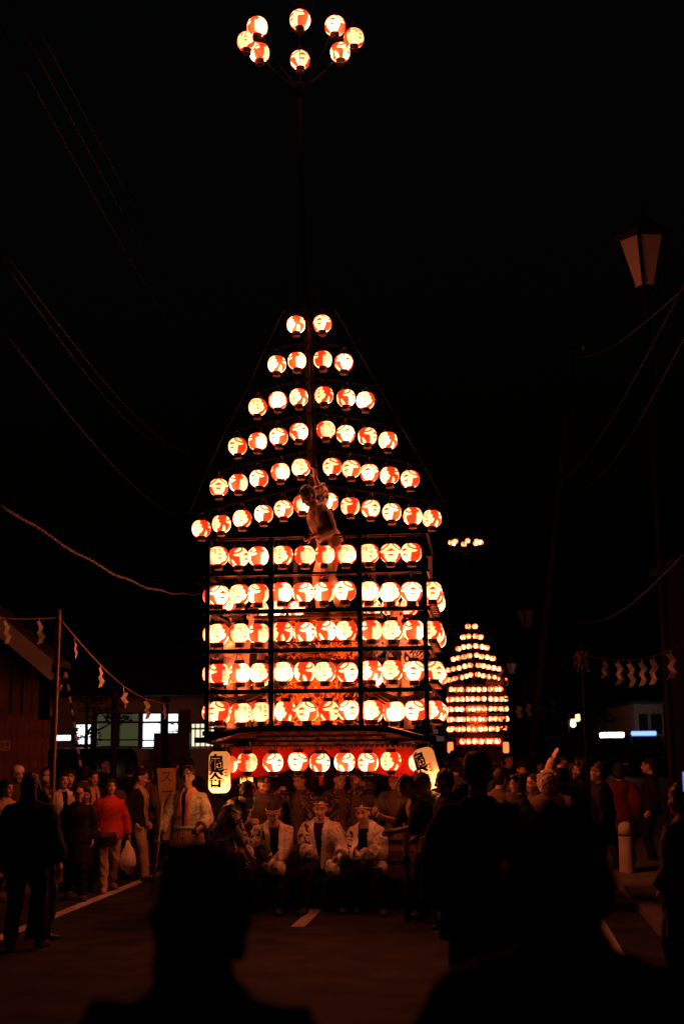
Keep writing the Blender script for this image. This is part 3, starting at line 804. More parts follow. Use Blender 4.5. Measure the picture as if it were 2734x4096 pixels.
def person(pos, face, label, h=1.70, group=None, lean=0.0, lean_side=0.0, twist=0.0, pelvis=None, feet=None, hands=None,
           head=(0, 0, 0), top=None, collar=None, open_front=0.0, under=None, trousers=None, shoes=None, hair='short', hair_mat=None,
           band=None, hem=0.10, sleeve=1.0, loose=0.028, gloves=None, curl=0.55, voxel=0.014, mask=False, hat=None, coat=None,
           hood=None, belt=None, palm=None, collar_w=0.055, half=None, knee_cloth=None, elbow=None, glasses=False, skirt=None, hand_dir=None, name='person'):
    """one figure. Local frame: +y = the way it faces, +x = its right hand, z up. face: 0 looks at the camera's side, +90 looks along picture right."""
    s = h / 1.70
    root = empty(name, pos, math.pi + R(face)); tag(root, label, 'person', group)
    pz = (0.93 if pelvis is None else pelvis) * (s if pelvis is None else 1)
    P = Vector((0, 0, pz))
    T = rotm(R(twist), R(lean), R(lean_side))
    X, Yv, Z = T.col[0], T.col[1], T.col[2]
    def tp(x, y, z): return P + (X * x + Yv * y + Z * z) * s
    neck, sh_z = tp(0, -0.005, 0.505), 0.408
    S = {1: tp(0.168, 0, sh_z), -1: tp(-0.168, 0, sh_z)}
    H = {1: P + (T @ Vector((0.09, 0, -0.05))) * s, -1: P + (T @ Vector((-0.09, 0, -0.05))) * s}
    for k in (1, -1): H[k] = P + Vector((0.09 * k, 0, -0.05)) * s
    feet = feet or {}
    hands = hands or {}
    A, Kn, W_, E_ = {}, {}, {}, {}
    for k in (1, -1):
        ft = feet.get(k, (0.10 * k, 0.0, 0.0))
        ank = Vector((ft[0], ft[1], ft[2] + 0.075 * s))
        Kn[k], A[k] = ik(H[k], ank, 0.415 * s, 0.415 * s, Vector((0.12 * k, 1, 0.1)))
        hd = hands.get(k)
        tgt = Vector(hd) if hd is not None else tp(0.235 * k, 0.06, -0.06)
        pole_ = Vector(elbow[k]) if elbow and k in elbow else Vector((0.45 * k, -0.8, -0.5))
        E_[k], W_[k] = ik(S[k], tgt, 0.285 * s, 0.25 * s, pole_)
    HT = T @ rotm(R(head[0]), R(head[1]), R(head[2])) if lean < 30 else rotm(R(twist)) @ rotm(R(head[0]), R(head[1]), R(head[2]))
    hc = neck + (T @ Vector((0, 0.018, 0.06))) * s + HT @ Vector((0, 0.012, 0.075)) * s
    def hp(x, y, z): return hc + (HT @ Vector((x, y, z))) * s
    # ---------- the body: one skin
    B = MB()
    tors = [(-0.10, 0.12, 0.085, -0.0), (-0.05, 0.158, 0.108, 0), (0.03, 0.160, 0.110, 0), (0.14, 0.142, 0.098, 0.008), (0.26, 0.152, 0.108, 0.012), (0.35, 0.168, 0.112, 0.008), (0.42, 0.148, 0.092, 0), (0.47, 0.098, 0.07, -0.004), (0.50, 0.060, 0.058, 0)]
    B.loft([(tp(0, y, z), X * a * s, Yv * b * s) for z, a, b, y in tors], 16)
    B.tube([neck - Z * 0.03 * s, neck + Z * 0.03 * s, hc - (HT.col[2]) * 0.06 * s], [0.060 * s, 0.054 * s, 0.052 * s], 12, round_ends=True)
    for k in (1, -1):
        B.tube([S[k] - X * 0.05 * k * s, S[k], S[k].lerp(E_[k], 0.35), E_[k]], [0.048 * s, 0.052 * s, 0.050 * s, 0.040 * s], 10, round_ends=True)
        B.tube([E_[k], E_[k].lerp(W_[k], 0.3), W_[k]], [0.040 * s, 0.041 * s, 0.027 * s], 10, round_ends=True)
        B.tube([H[k], H[k].lerp(Kn[k], 0.3), Kn[k]], [0.085 * s, 0.080 * s, 0.054 * s], 12, round_ends=True)
        B.tube([Kn[k], Kn[k].lerp(A[k], 0.3), A[k]], [0.052 * s, 0.055 * s, 0.036 * s], 12, round_ends=True)
        fd = Vector((0.18 * k, 1, 0)).normalized()
        B.tube([A[k] + Vector((0, 0, -0.03 * s)) - fd * 0.035 * s, A[k] + Vector((0, 0, -0.042 * s)) + fd * 0.06 * s, A[k] + Vector((0, 0, -0.055 * s)) + fd * 0.15 * s], [0.036 * s, 0.036 * s, 0.022 * s], 8, round_ends=True)
        d = (W_[k] - E_[k]).normalized()
        if hand_dir and k in hand_dir: d = Vector(hand_dir[k]).normalized()
        pn = Vector(palm[k]) if palm and k in palm else (-X * k)
        if abs(pn.normalized().dot(d)) > 0.9: pn = Yv
        cu = curl[k] if isinstance(curl, dict) else curl
        hand_shape(B, W_[k], d, pn, s * (1.05 if gloves else 1.0), cu, 1 if k == 1 else -1, 1.12 if gloves else 1.0)
    # head: cranium, face, jaw, nose, brow, ears
    B.ball(hp(0, -0.008, 0.022), 0.076 * s, 0.096 * s, 0.100 * s, 18, 12, HT)
    B.ball(hp(0, 0.022, -0.035), 0.064 * s, 0.070 * s, 0.088 * s, 16, 10, HT)
    B.ball(hp(0, 0.048, -0.090), 0.040 * s, 0.040 * s, 0.034 * s, 12, 8, HT)
    B.tube([hp(0, 0.080, 0.018), hp(0, 0.098, -0.022), hp(0, 0.103, -0.036)], [0.011 * s, 0.014 * s, 0.017 * s], 8, round_ends=True)
    for k in (1, -1):
        B.ball(hp(0.078 * k, -0.005, -0.012), 0.012 * s, 0.024 * s, 0.034 * s, 8, 6, HT)
        B.ball(hp(0.036 * k, 0.066, -0.035), 0.026 * s, 0.022 * s, 0.026 * s, 8, 6, HT)
        B.tube([hp(0.012 * k, 0.088, 0.028), hp(0.052 * k, 0.072, 0.030)], [0.011 * s, 0.010 * s], 6, round_ends=True)
    bv = min(voxel, 0.0095)
    me = remesh(B, bv, 2); me.materials.append(M_SKIN); body = link('body', me, None, root)
    if gloves is not None:
        me.materials.append(gloves)
        idx = []
        for p in me.polygons:
            c = p.center
            idx.append(1 if min((c - (W_[k] + (W_[k] - E_[k]).normalized() * 0.07)).length for k in (1, -1)) < 0.125 * s else 0)
        me.polygons.foreach_set('material_index', idx)
    # ---------- face details
    for k in (1, -1):
        mb = MB(); mb.ball(hp(0.033 * k, 0.083, 0.004), 0.013 * s, 0.008 * s, 0.006 * s, 8, 6, HT); mb.build('eye', M_EYE, body)
        mb = MB(); mb.tube([hp(0.015 * k, 0.099, 0.033), hp(0.050 * k, 0.083, 0.034)], 0.0032 * s, 6, round_ends=True); mb.build('eyebrow', M_HAIR, body)
    if mask:
        mb = MB(); mb.ball(hp(0, 0.062, -0.052), 0.066 * s, 0.056 * s, 0.056 * s, 14, 8, HT); mb.build('face_mask', M_MASK, root)
    else:
        mb = MB(); mb.ball(hp(0, 0.086, -0.068), 0.020 * s, 0.0065 * s, 0.005 * s, 8, 6, HT); mb.build('mouth', M_LIP, body)
    if glasses:
        mb = MB()
        for k in (1, -1):
            mb.tube([hp(0.034 * k + 0.026 * math.cos(a), 0.104, 0.004 + 0.018 * math.sin(a)) for a in np.linspace(0, 2 * math.pi, 13)], 0.0028 * s, 5)
            mb.tube([hp(0.060 * k, 0.102, 0.008), hp(0.082 * k, 0.0, 0.006)], 0.0028 * s, 5)
        mb.build('glasses', M_PHONE, root)
    # ---------- hair
    hm = hair_mat or M_HAIR
    if hair:
        Hb = MB()
        Hb.ball(hp(0, -0.022, 0.044), 0.085 * s, 0.100 * s, 0.092 * s, 20, 12, HT)
        Hb.ball(hp(0, -0.048, -0.004), 0.078 * s, 0.066 * s, 0.085 * s, 16, 10, HT)
        if hair in ('bob', 'long'):
            for k in (1, -1):
                Hb.tube([hp(0.068 * k, -0.01, 0.05), hp(0.082 * k, -0.005, -0.02), hp(0.074 * k, 0.0, -0.085)], [0.022 * s, 0.026 * s, 0.018 * s], 8, round_ends=True)
            Hb.ball(hp(0, -0.055, -0.05), 0.080 * s, 0.055 * s, 0.085 * s, 14, 8, HT)
            Hb.tube([hp(-0.045, 0.055, 0.085), hp(0.0, 0.066, 0.090), hp(0.045, 0.055, 0.085)], [0.030 * s, 0.030 * s, 0.030 * s], 8, round_ends=True)
        if hair == 'long':
            Hb.ball(hp(0, -0.075, -0.13), 0.085 * s, 0.045 * s, 0.13 * s, 14, 8, HT)
        me = remesh(Hb, 0.010, 1); noisy(me, 0.004 * s, 60, random.randint(0, 999)); me.materials.append(hm); link('hair', me, None, root)
    if band is not None:
        mb = MB(); pts = [hp(0.089 * math.cos(a), -0.010 + 0.106 * math.sin(a), 0.048 + 0.026 * math.sin(a)) for a in np.linspace(0, 2 * math.pi, 25)]
        mb.tube(pts, 0.0075 * s, 7); mb.tube([hp(0.03, -0.115, 0.055), hp(0.045, -0.14, 0.02)], [0.012 * s, 0.016 * s], 6)
        mb.build('headband', band, root)
    if hat is not None:
        mb = MB(); mb.ball(hp(0, -0.014, 0.060), 0.094 * s, 0.112 * s, 0.085 * s, 18, 8, HT)
        mb.build('cap', hat, root)
    # ---------- clothing
    if trousers is not None:
        L = MB()
        L.loft([(P + Vector((0, 0, z)) * s, Vector((a * s, 0, 0)), Vector((0, b * s, 0))) for z, a, b in ((-0.10, 0.13, 0.10), (-0.05, 0.178, 0.125), (0.03, 0.178, 0.125), (0.10, 0.165, 0.115))], 16)
        for k in (1, -1):
            L.tube([H[k], H[k].lerp(Kn[k], 0.3), Kn[k]], [0.102 * s, 0.098 * s, 0.074 * s], 12, round_ends=True)
            L.tube([Kn[k], Kn[k].lerp(A[k], 0.5), A[k] + Vector((0, 0, -0.01))], [0.073 * s, 0.072 * s, 0.060 * s], 12, round_ends=False)
        me = remesh(L, voxel, 2); noisy(me, 0.005, 22, random.randint(0, 999)); me.materials.append(trousers); link('trousers', me, None, root)
    sm = shoes or M_SHOE
    for k in (1, -1):
        fd = Vector((0.18 * k, 1, 0)).normalized(); b0 = Vector((A[k].x, A[k].y, A[k].z - 0.075 * s))
        mb = MB(); sd = Vector((fd.y, -fd.x, 0))
        mb.loft([(b0 - fd * 0.065 * s + Vector((0, 0, 0.035 * s)), sd * 0.030 * s, Vector((0, 0, 0.033 * s))), (b0 - fd * 0.03 * s + Vector((0, 0, 0.055 * s)), sd * 0.046 * s, Vector((0, 0, 0.056 * s))), (b0 + fd * 0.05 * s + Vector((0, 0, 0.045 * s)), sd * 0.046 * s, Vector((0, 0, 0.046 * s))),
                 (b0 + fd * 0.13 * s + Vector((0, 0, 0.032 * s)), sd * 0.050 * s, Vector((0, 0, 0.032 * s))), (b0 + fd * 0.195 * s + Vector((0, 0, 0.022 * s)), sd * 0.030 * s, Vector((0, 0, 0.02 * s)))], 12)
        mb.build('shoe', sm, root)
    if under is not None:
        U = MB(); U.loft([(tp(0, y, z), X * (a + 0.012) * s, Yv * (b + 0.012) * s) for z, a, b, y in tors[1:8]], 16)
        me = remesh(U, 0.016, 1); me.materials.append(under); link('undershirt', me, None, root)
    if top is not None:
        J = MB(); q = loose
        secs = [(tp(0, y, z), X * (a + q * 1.1) * s, Yv * (b + q) * s) for z, a, b, y in tors[2:7]]
        secs.append((tp(0, -0.006, 0.472), X * (0.100 + q * 0.5) * s, Yv * (0.074 + q * 0.5) * s))
        secs.append((tp(0, -0.01, 0.515), X * (0.078) * s, Yv * (0.070) * s))
        low = []
        if hem > 0:
            c0 = tp(0, 0, 0.0)
            for f_ in (1.0, 0.5):
                c = c0 + Vector((0, 0, -hem * f_ * s)) if lean < 40 else c0 + (Z * -1) * hem * f_ * s
                gw = 0.018 * f_ * (hem / 0.1) ** 0.5
                low.append((c, X * (0.168 + q + gw) * s, Yv * (0.118 + q + gw) * s))
        J.loft(low + secs, 20)
        for k in (1, -1):
            sw = 1.0 if q < 0.04 else 1.12
            r0, r1, r2 = (0.050 + q * 0.65) * s, (0.058 + q * 0.9) * s * sw, (0.045 + q * 0.9) * s * sw
            J.tube([S[k] - X * 0.06 * k * s, S[k], S[k].lerp(E_[k], 0.4), E_[k]], [r0 * 0.95, r0, r1, r2], 12, round_ends=True)
            if sleeve > 0.5:
                en = E_[k].lerp(W_[k], min(1.0, (sleeve - 0.5) * 2) * 0.97)
                J.tube([E_[k], E_[k].lerp(en, 0.5), en], [r2, r2 * 0.97, r2 * 0.93], 12, round_ends=False)
        me = remesh(J, voxel, 2); noisy(me, 0.0045, 12, random.randint(0, 999))
        me.materials.append(top); me.materials.append(collar or top)
        if half is not None:
            me.materials.append(half)
            me.polygons.foreach_set('material_index', [2 if (p.center - P).dot(X) < -0.03 * s else 0 for p in me.polygons])
        if open_front > 0 or collar is not None:
            import bmesh
            bm = bmesh.new(); bm.from_mesh(me); dele = []
            for f in bm.faces:
                c = f.calc_center_median() - P; l = (c.dot(X) / s, c.dot(Yv) / s, c.dot(Z) / s)
                if l[1] > 0.02 and l[2] > -0.3:
                    wd = open_front * max(0.12, min(1.25, 0.35 + (l[2] - 0.08) * 2.1))
                    cw = collar_w
                    if abs(l[0]) < wd: dele.append(f)
                    elif collar is not None and abs(l[0]) < wd + cw: f.material_index = 1
                elif collar is not None and l[2] > 0.468 and abs(l[0]) < 0.12: f.material_index = 1
            bmesh.ops.delete(bm, geom=dele, context='FACES'); bm.to_mesh(me); bm.free(); me.update()
        o = link('jacket', me, None, root)
        if open_front > 0:
            so = o.modifiers.new('thickness', 'SOLIDIFY'); so.thickness = 0.010; so.offset = -1
    if coat is not None:                       # long skirt of a coat, down to 'coat' metres above the ground
        zc, cm = coat
        C_ = MB(); c0 = P
        C_.loft([(Vector((P.x, P.y, z)), Vector((a * s, 0, 0)), Vector((0, b * s, 0))) for z, a, b in ((zc, 0.26, 0.21), ((zc + pz) / 2, 0.235, 0.18), (pz + 0.02, 0.205, 0.15), (pz + 0.14 * s, 0.18, 0.135))], 18)
        me = remesh(C_, 0.02, 1); noisy(me, 0.010, 12, random.randint(0, 999)); me.materials.append(cm); link('coat_skirt', me, None, root)
    if belt is not None:
        mb = MB(); mb.loft([(tp(0, 0, z), X * 0.198 * s, Yv * 0.148 * s) for z in (0.02, 0.075)], 20); mb.build('sash', belt, root)
    if hood is not None:
        Hd = MB(); Hd.ball(hp(0, -0.05, 0.01), 0.125 * s, 0.115 * s, 0.15 * s, 18, 12, HT)
        Hd.tube([hp(0.105 * math.cos(a), 0.035 + 0.02 * math.sin(a), 0.01 + 0.14 * math.sin(a)) for a in np.linspace(0, 2 * math.pi, 21)], 0.035 * s, 8)
        me = remesh(Hd, 0.012, 1); noisy(me, 0.008, 70, 5); me.materials.append(hood); link('hood', me, None, root)
    root['wr'] = [*W_[1], *W_[-1]]
    if knee_cloth is not None:
        a_, b_ = Kn[-1].lerp(H[-1], 0.42), Kn[-1].lerp(A[-1], 0.10)
        mb = MB(); mb.tube([a_ + Vector((0, 0, 0.02)), Kn[-1] + Vector((0, 0.01, 0.022)), b_ + Vector((0, 0.02, 0))], [0.088 * s, 0.082 * s, 0.072 * s], 14)
        me = mb.mesh('knee_cloth'); noisy(me, 0.006, 20, 3); me.materials.append(knee_cloth); link('knee_cloth', me, None, root)
    return root
def loc2w(root, v):
    """point of a person's local frame in the world"""
    return Matrix.Rotation(root.rotation_euler.z, 3, 'Z') @ Vector(v) + root.location
def wrist(root, k):
    w_ = root['wr']; del_ = Vector(w_[0:3]) if k == 1 else Vector(w_[3:6])
    return loc2w(root, del_)
def g(px, py, z=0.0): return on_ground(px, py, z)
def gd(px, depth, z=0.0):
    p = at(px, 2960, depth); return Vector((p.x, depth, z))
FEET_WALK = {1: (0.09, 0.16, 0.0), -1: (-0.09, -0.20, 0.03)}
FEET_WALK2 = {1: (0.09, -0.20, 0.03), -1: (-0.09, 0.16, 0.0)}
PEOPLE = []

# ---- three men seated on the front beam, facing out
def seated(px, dpt, label, lean, hd, tw, hs, fs_=None, **k):
    base = gd(px, dpt)
    ft = fs_ or {1: (0.20, 0.42, 0.0), -1: (-0.20, 0.40, 0.0)}
    return person(base, -6, label, h=1.69, pelvis=0.56, lean=lean, twist=tw, head=hd, feet=ft, hands=hs, top=M_HAPPI, half=M_HAPPI2, collar=M_WHITE, open_front=0.055,
                  under=M_BLACKC, trousers=M_BLACKC, hair='short', band=M_TAN, hem=0.06, sleeve=0.92, loose=0.04, gloves=M_WHITE, curl=1.05, knee_cloth=M_WHITE,
                  voxel=0.012, group='men seated on the front beam of the float', **k)
seated(1088, 15.85, 'seated man in patterned festival coat looking down, beneath second curtain lantern', 22, (-16, 6, 4), 14, {1: (0.24, 0.42, 0.64), -1: (-0.06, 0.44, 0.58)}, {1: (0.24, 0.34, 0.0), -1: (-0.14, 0.46, 0.0)})
seated(1288, 15.82, 'seated man in patterned festival coat under the red tassel, middle of three', 10, (14, 2, -5), -10, {1: (0.12, 0.36, 0.70), -1: (-0.24, 0.42, 0.64)}, {1: (0.16, 0.48, 0.0), -1: (-0.26, 0.34, 0.0)})
seated(1480, 15.78, 'seated smiling man with white headband hugging his knee, nearest the flame', 26, (6, -18, 0), -16, {1: (0.10, 0.50, 0.66), -1: (-0.02, 0.50, 0.70)}, {1: (0.12, 0.30, 0.0), -1: (-0.16, 0.50, 0.0)})

# ---- man standing in pale coat with a staff
pm = person(gd(752, 15.6), -6, 'standing man in pale printed coat with pink collar holding a staff', h=1.70, top=M_HAPPI2, collar=M_PINK, open_front=0.022, collar_w=0.075, under=M_BLACKC,
            trousers=M_BLACKC, hem=0.16, loose=0.036, sleeve=0.9, head=(12, -2, 0), hands={1: (0.30, 0.28, 0.86), -1: (-0.20, 0.24, 0.98)}, twist=-8, voxel=0.012, curl=1.15, belt=M_WHITE)
a = wrist(pm, 1) + Vector((0, -0.05, -0.03))
mb = MB(); mb.tube([(0.05, 0.03, 0.42), (0, 0, -0.18), (-0.05, -0.03, -0.62)], [0.020, 0.020, 0.020], 10)
st = mb.build('wooden_staff', M_TAN); st.location = a; tag(st, 'plain wooden staff held upright by the man in pink collar', 'staff')
# ---- man stooping beside him, arm stretched to the float
person(gd(893, 15.3), 62, 'stooping man with red headband stretching a gloved arm towards the float', h=1.66, lean=38, twist=-10, head=(0, 30, 0), top=M_HAPPI, collar=M_BLACKC, trousers=M_BLACKC,
       hands={-1: tuple(Matrix.Rotation(-(math.pi + R(62)), 3, 'Z') @ (at(985, 3232, 15.1) - gd(893, 15.3))), 1: (0.18, 0.45, 0.75)}, band=M_RED, gloves=M_WHITE, curl=0.5, hem=0.12, loose=0.04, sleeve=0.85, voxel=0.012, feet={1: (0.12, 0.12, 0), -1: (-0.12, -0.15, 0)})
# ---- bearer with the tilted long lantern
person(gd(1768, 15.0), -48, 'stooping bearer in dark and pale coat under the tilted long lantern', h=1.72, lean=34, twist=6, head=(-4, 22, 6), top=M_HAPPI2, collar=M_HAPPI, open_front=0.0, under=M_BLACKC, trousers=M_BLACKC,
       hands={1: (0.22, 0.55, 0.98), -1: (-0.30, 0.52, 0.78)}, band=M_BROWN, gloves=None, curl=0.9, hem=0.14, loose=0.045, sleeve=0.72, voxel=0.012, feet={1: (0.12, 0.18, 0), -1: (-0.14, -0.12, 0)})
person(gd(1718, 14.75), -75, 'man in dark coat leaning on the float pillar with bare forearms', h=1.66, lean=24, head=(10, 18, 0), top=M_BLACKC, collar=M_TAN, trousers=M_BLACKC, hair='short',
       hands={1: (0.16, 0.52, 1.12), -1: (-0.16, 0.50, 0.98)}, hem=0.12, loose=0.04, sleeve=0.6, voxel=0.013, feet={1: (0.12, 0.1, 0), -1: (-0.12, -0.2, 0)})
# ---- men inside, behind the seated ones; dark coats stand in for the shade there
for px, dp, fc, lb, hd_, kk in ((1035, 16.75, 20, 'man bent under the red curtain behind the first seated man', {1: (0.2, 0.3, 1.0)}, dict(top=M_GREY, lean=20)),
                               (1215, 16.8, -30, 'man in printed coat standing inside the float beside the tassel', {1: (0.2, 0.3, 1.35), -1: (-0.2, 0.2, 0.9)}, dict(top=M_HAPPI_SHADE, lean=8)),
                               (1345, 16.8, 25, 'man in printed coat standing in the float shadow, arm raised', {-1: (-0.2, 0.3, 1.45)}, dict(top=M_HAPPI_SHADE, lean=6)),
                               (1420, 16.9, -10, 'man in brown coat standing deep inside under the curtain', {}, dict(top=M_GREY, lean=5)),
                               (1590, 16.7, -25, 'man standing by the float pillar behind the smiling seated man', {1: (0.2, 0.35, 1.1)}, dict(top=M_GREY, lean=10))):
    person(gd(px, dp), fc, lb, h=1.62, hands=hd_, trousers=M_BLACKC, collar=M_BROWN, band=M_BROWN, head=(0, 8, 0), hem=0.14, loose=0.04, sleeve=0.85, **kk)

# ---- climber on the rack
cp_ = fl(1318, 2165, 0.24); cb = fw(cp_); zc = cp_.z - 0.93
cl = person((cb.x, cb.y, zc), -78, 'man climbing on the tall float rack, one arm reaching up to a lantern', h=1.70, lean=24, twist=8, head=(6, 10, 0), top=M_TAN, collar=M_HAPPI, trousers=M_TAN,
            hands={1: (0.10, 0.16, 1.76), -1: (-0.17, 0.27, 0.96)}, hand_dir={1: (0.05, 0.12, 1.0)}, palm={1: (-0.5, 1, 0)}, band=M_BROWN, hem=0.10, loose=0.045, sleeve=0.8, curl={1: 0.3, -1: 0.9}, voxel=0.012,
            feet={1: (0.10, 0.10, 0.0), -1: (-0.10, -0.12, 0.0)})
mb = MB(); mb.box(((post_x[1] + post_x[2]) / 2, 0.30, zc - 0.02), (post_x[2] - post_x[1] + 0.5, 0.30, 0.035)); fpart(mb, 'climbing_plank', M_WOOD, smooth=False)
# riders on the deck behind the lantern grid
for px, lb, fc, tp_ in ((955, 'rider in pale coat inside the float on the lit-house side', 200, M_HAPPI2), (1000, 'second rider stooping inside the float on the lit-house side', 20, M_TAN), (1600, 'rider with dark sash inside the float on the street-lamp side', -20, M_HAPPI)):
    p = fl(px, 2560, 0.95); q = fw(p)
    person((q.x, q.y, p.z - 1.22), fc, lb, h=1.66, lean=12, top=tp_, collar=M_BLACKC, trousers=M_TAN, hands={1: (0.2, 0.3, 1.2), -1: (-0.2, 0.3, 1.1)}, band=M_TAN, hem=0.15, loose=0.04)
    mb = MB(); mb.box((p.x, 0.95, p.z - 1.245), (0.6, 0.6, 0.035)); fpart(mb, 'rider_plank', M_WOOD, smooth=False)

# ---- walkers on the near side of the lit house
wr = person(g(432, 3566), 22, 'woman in bright red jacket and pale trousers carrying a white bag', h=1.50, top=M_RED, trousers=M_BEIGE, hair='bob', feet=FEET_WALK, hem=0.16, loose=0.03, voxel=0.013,
            hands={1: (0.22, 0.16, 0.86), -1: (-0.27, 0.02, 0.70)}, shoes=M_BEIGE, head=(8, -3, 0))
a = wrist(wr, -1)
mb = MB(); secs = []
for z, r in ((0.0, 0.012), (-0.06, 0.03), (-0.12, 0.075), (-0.22, 0.115), (-0.31, 0.115), (-0.36, 0.06)):
    secs.append((Vector((0, 0, z)), Vector((r, 0, 0)), Vector((0, r * 0.6, 0))))
mb.loft(secs, 14); me = mb.mesh('b'); noisy(me, 0.010, 26, 3); me.materials.append(M_BAG)
bg_ = link('carrier_bag', me); bg_.location = a + Vector((0.0, -0.03, -0.07)); tag(bg_, 'white plastic carrier bag hanging from the red-jacket woman hand', 'bag')
a = wr.location + Vector((0.02, -0.20, 0.76))
hb = empty('handbag', a, R(15)); tag(hb, 'dark handbag with tan flap at the red-jacket woman hip', 'bag')
mb = MB(); mb.loft([(Vector((0, 0, z)), Vector((x, 0, 0)), Vector((0, 0.045, 0))) for z, x in ((-0.15, 0.11), (-0.13, 0.125), (0.0, 0.12), (0.03, 0.10))], 14); mb.build('pouch', M_LEATHER, hb)
mb = MB(); mb.box((0, -0.047, 0.005), (0.20, 0.012, 0.06)); mb.build('flap', M_BROWN, hb, smooth=False)
mb = MB(); mb.tube([(-0.10, 0.02, 0.02), (-0.13, 0.06, 0.30), (-0.16, 0.16, 0.55)], 0.008, 6); mb.build('strap', M_LEATHER, hb)
person(g(303, 3598), 10, 'older woman in long dark coat walking beside the red-jacket woman', h=1.44, top=M_BLACKC, coat=(0.42, M_BLACKC), trousers=M_BLACKC, hair='short', feet=FEET_WALK2, voxel=0.015, shoes=M_BROWN, head=(12, 4, 0), glasses=True) 
person(gd(560, 19.2), 75, 'man in dark jacket over pale shirt with cream trousers, walking to the float', h=1.60, top=M_BLACKC, collar=M_TAN, open_front=0.05, under=M_TAN, trousers=M_BEIGE, feet=FEET_WALK, head=(0, 16, 0), hem=0.1, voxel=0.014)
person(gd(258, 18.6), 30, 'young woman in white collared coat behind the bamboo pole', h=1.58, top=M_WHITE, collar=M_WHITE, open_front=0.04, under=M_BLACKC, trousers=M_BLACKC, hair='long', hem=0.18)
person(gd(285, 19.6), 5, 'woman with white face mask standing behind the white-collar woman', h=1.60, top=M_BLACKC, trousers=M_BLACKC, hair='bob', mask=True, hem=0.15)
person(gd(190, 18.9), 15, 'man with white face mask standing behind the bamboo pole', h=1.64, top=M_BROWN, trousers=M_BLACKC, hair='short', mask=True, hem=0.12)
person(gd(375, 19.4), 35, 'man in dark jacket following just behind the red-jacket woman', h=1.58, top=M_BLACKC, collar=M_TAN, open_front=0.02, under=M_TAN, trousers=M_BLACKC, hair='short', hem=0.12)
person(gd(350, 18.3), 8, 'short person in scarf between the two walking women', h=1.36, top=M_BROWN, collar=M_TAN, trousers=M_BLACKC, hair='bob')
person(gd(75, 19.0), 40, 'person in white knitted hat behind the broad dark onlooker', h=1.66, top=M_BROWN, trousers=M_BLACKC, hair='short', hat=M_WHITE)
person(gd(30, 17.0), 60, 'person in pale sweater at the pavement behind the dark onlooker', h=1.52, top=M_TAN, trousers=M_BLACKC, hair='long')
person(g(100, 3800), 178, 'broad dark onlooker in navy jacket seen from behind by bamboo pole', h=1.69, top=M_NAVY, trousers=M_NAVY, hair='long', feet={1: (0.12, 0.1, 0), -1: (-0.12, -0.08, 0)}, loose=0.05, hem=0.16, shoes=M_BROWN, hands={1: (0.30, 0.10, 0.78), -1: (-0.30, 0.05, 0.78)})
person(gd(175, 13.6), 150, 'person in pale denim half hidden beside the navy onlooker', h=1.52, top=M_TAN, trousers=M_DENIM, hair='bob', loose=0.03)

# ---- onlookers on the street-lamp side
person(gd(1905, 8.5), 172, 'tall man in black coat seen from behind, his head before the distant float', h=1.90, top=M_BLACKC, trousers=M_BLACKC, hair='short', loose=0.05, hem=0.28, hands={1: (0.30, 0.14, 0.9), -1: (-0.30, 0.10, 0.92)}, feet={1: (0.16, 0, 0), -1: (-0.16, 0.05, 0)})
person(g(1800, 3712), -95, 'man in black with shiny shoes standing between float and tall man', h=1.66, top=M_BLACKC, trousers=M_BLACKC, hair='short', loose=0.04, hem=0.2, head=(0, 6, 0), hands={1: (0.18, 0.25, 0.95), -1: (-0.2, 0.2, 0.95)})
person(gd(1845, 10.5), 150, 'woman with long brown hair half hidden by the tall man', h=1.62, top=M_BROWN, trousers=M_BLACKC, hair='long')
ptb = gd(2285, 16.7); ptv = Matrix.Rotation(-(math.pi + R(-150)), 3, 'Z') @ (at(2212, 3035, 16.6) - ptb)
pt = person(ptb, -150, 'person in tan coat pointing an arm up at the tall float', h=1.66, top=M_TAN, trousers=M_BLACKC, hair='bob', hands={1: (0.12, 0.10, 1.0), -1: tuple(ptv)}, curl={1: 0.6, -1: 0.15}, elbow={-1: (-0.6, 0.2, -0.8)}, head=(10, -12, 0))
person(gd(2180, 15.9), 140, 'person in coat with pale fur hood among the onlookers', h=1.56, top=M_BROWN, trousers=M_BLACKC, hood=M_FUR, loose=0.05, hem=0.25)
ph = person(gd(2318, 16.1), -105, 'person holding a camera up to the face, face lit orange', h=1.70, top=M_BLACKC, trousers=M_BLACKC, hair='bob', hands={1: (0.10, 0.22, 1.62), -1: (-0.08, 0.24, 1.60)}, curl=0.9, head=(0, -14, 0), elbow={1: (0.6, 0.2, -1), -1: (-0.6, 0.2, -1)})
cam_o = empty('compact_camera', (wrist(ph, 1) + wrist(ph, -1)) / 2 + Vector((-0.05, 0, 0.08)), R(-105)); tag(cam_o, 'small dark camera held up by the onlooker with lit face', 'camera')
mb = MB(); mb.box((0, 0, 0), (0.12, 0.04, 0.075)); mb.build('camera_body', M_PHONE, cam_o, smooth=False)
mb = MB(); mb.loft([(Vector((0, y, 0)), Vector((r, 0, 0)), Vector((0, 0, r))) for y, r in ((-0.02, 0.028), (-0.055, 0.028), (-0.06, 0.022))], 16); mb.build('lens', M_LEATHER, cam_o)
person(gd(2392, 15.6), -100, 'dark-haired onlooker with glasses looking up, seen in profile', h=1.70, top=M_BLACKC, trousers=M_BLACKC, hair='short', glasses=True, head=(0, -12, 0), hem=0.2, loose=0.04)
person(gd(2468, 18.9), 165, 'person in dull red coat seen from behind near the bollard', h=1.62, top=M_REDCOAT, trousers=M_BLACKC, hair='bob', coat=(0.55, M_REDCOAT), loose=0.045)
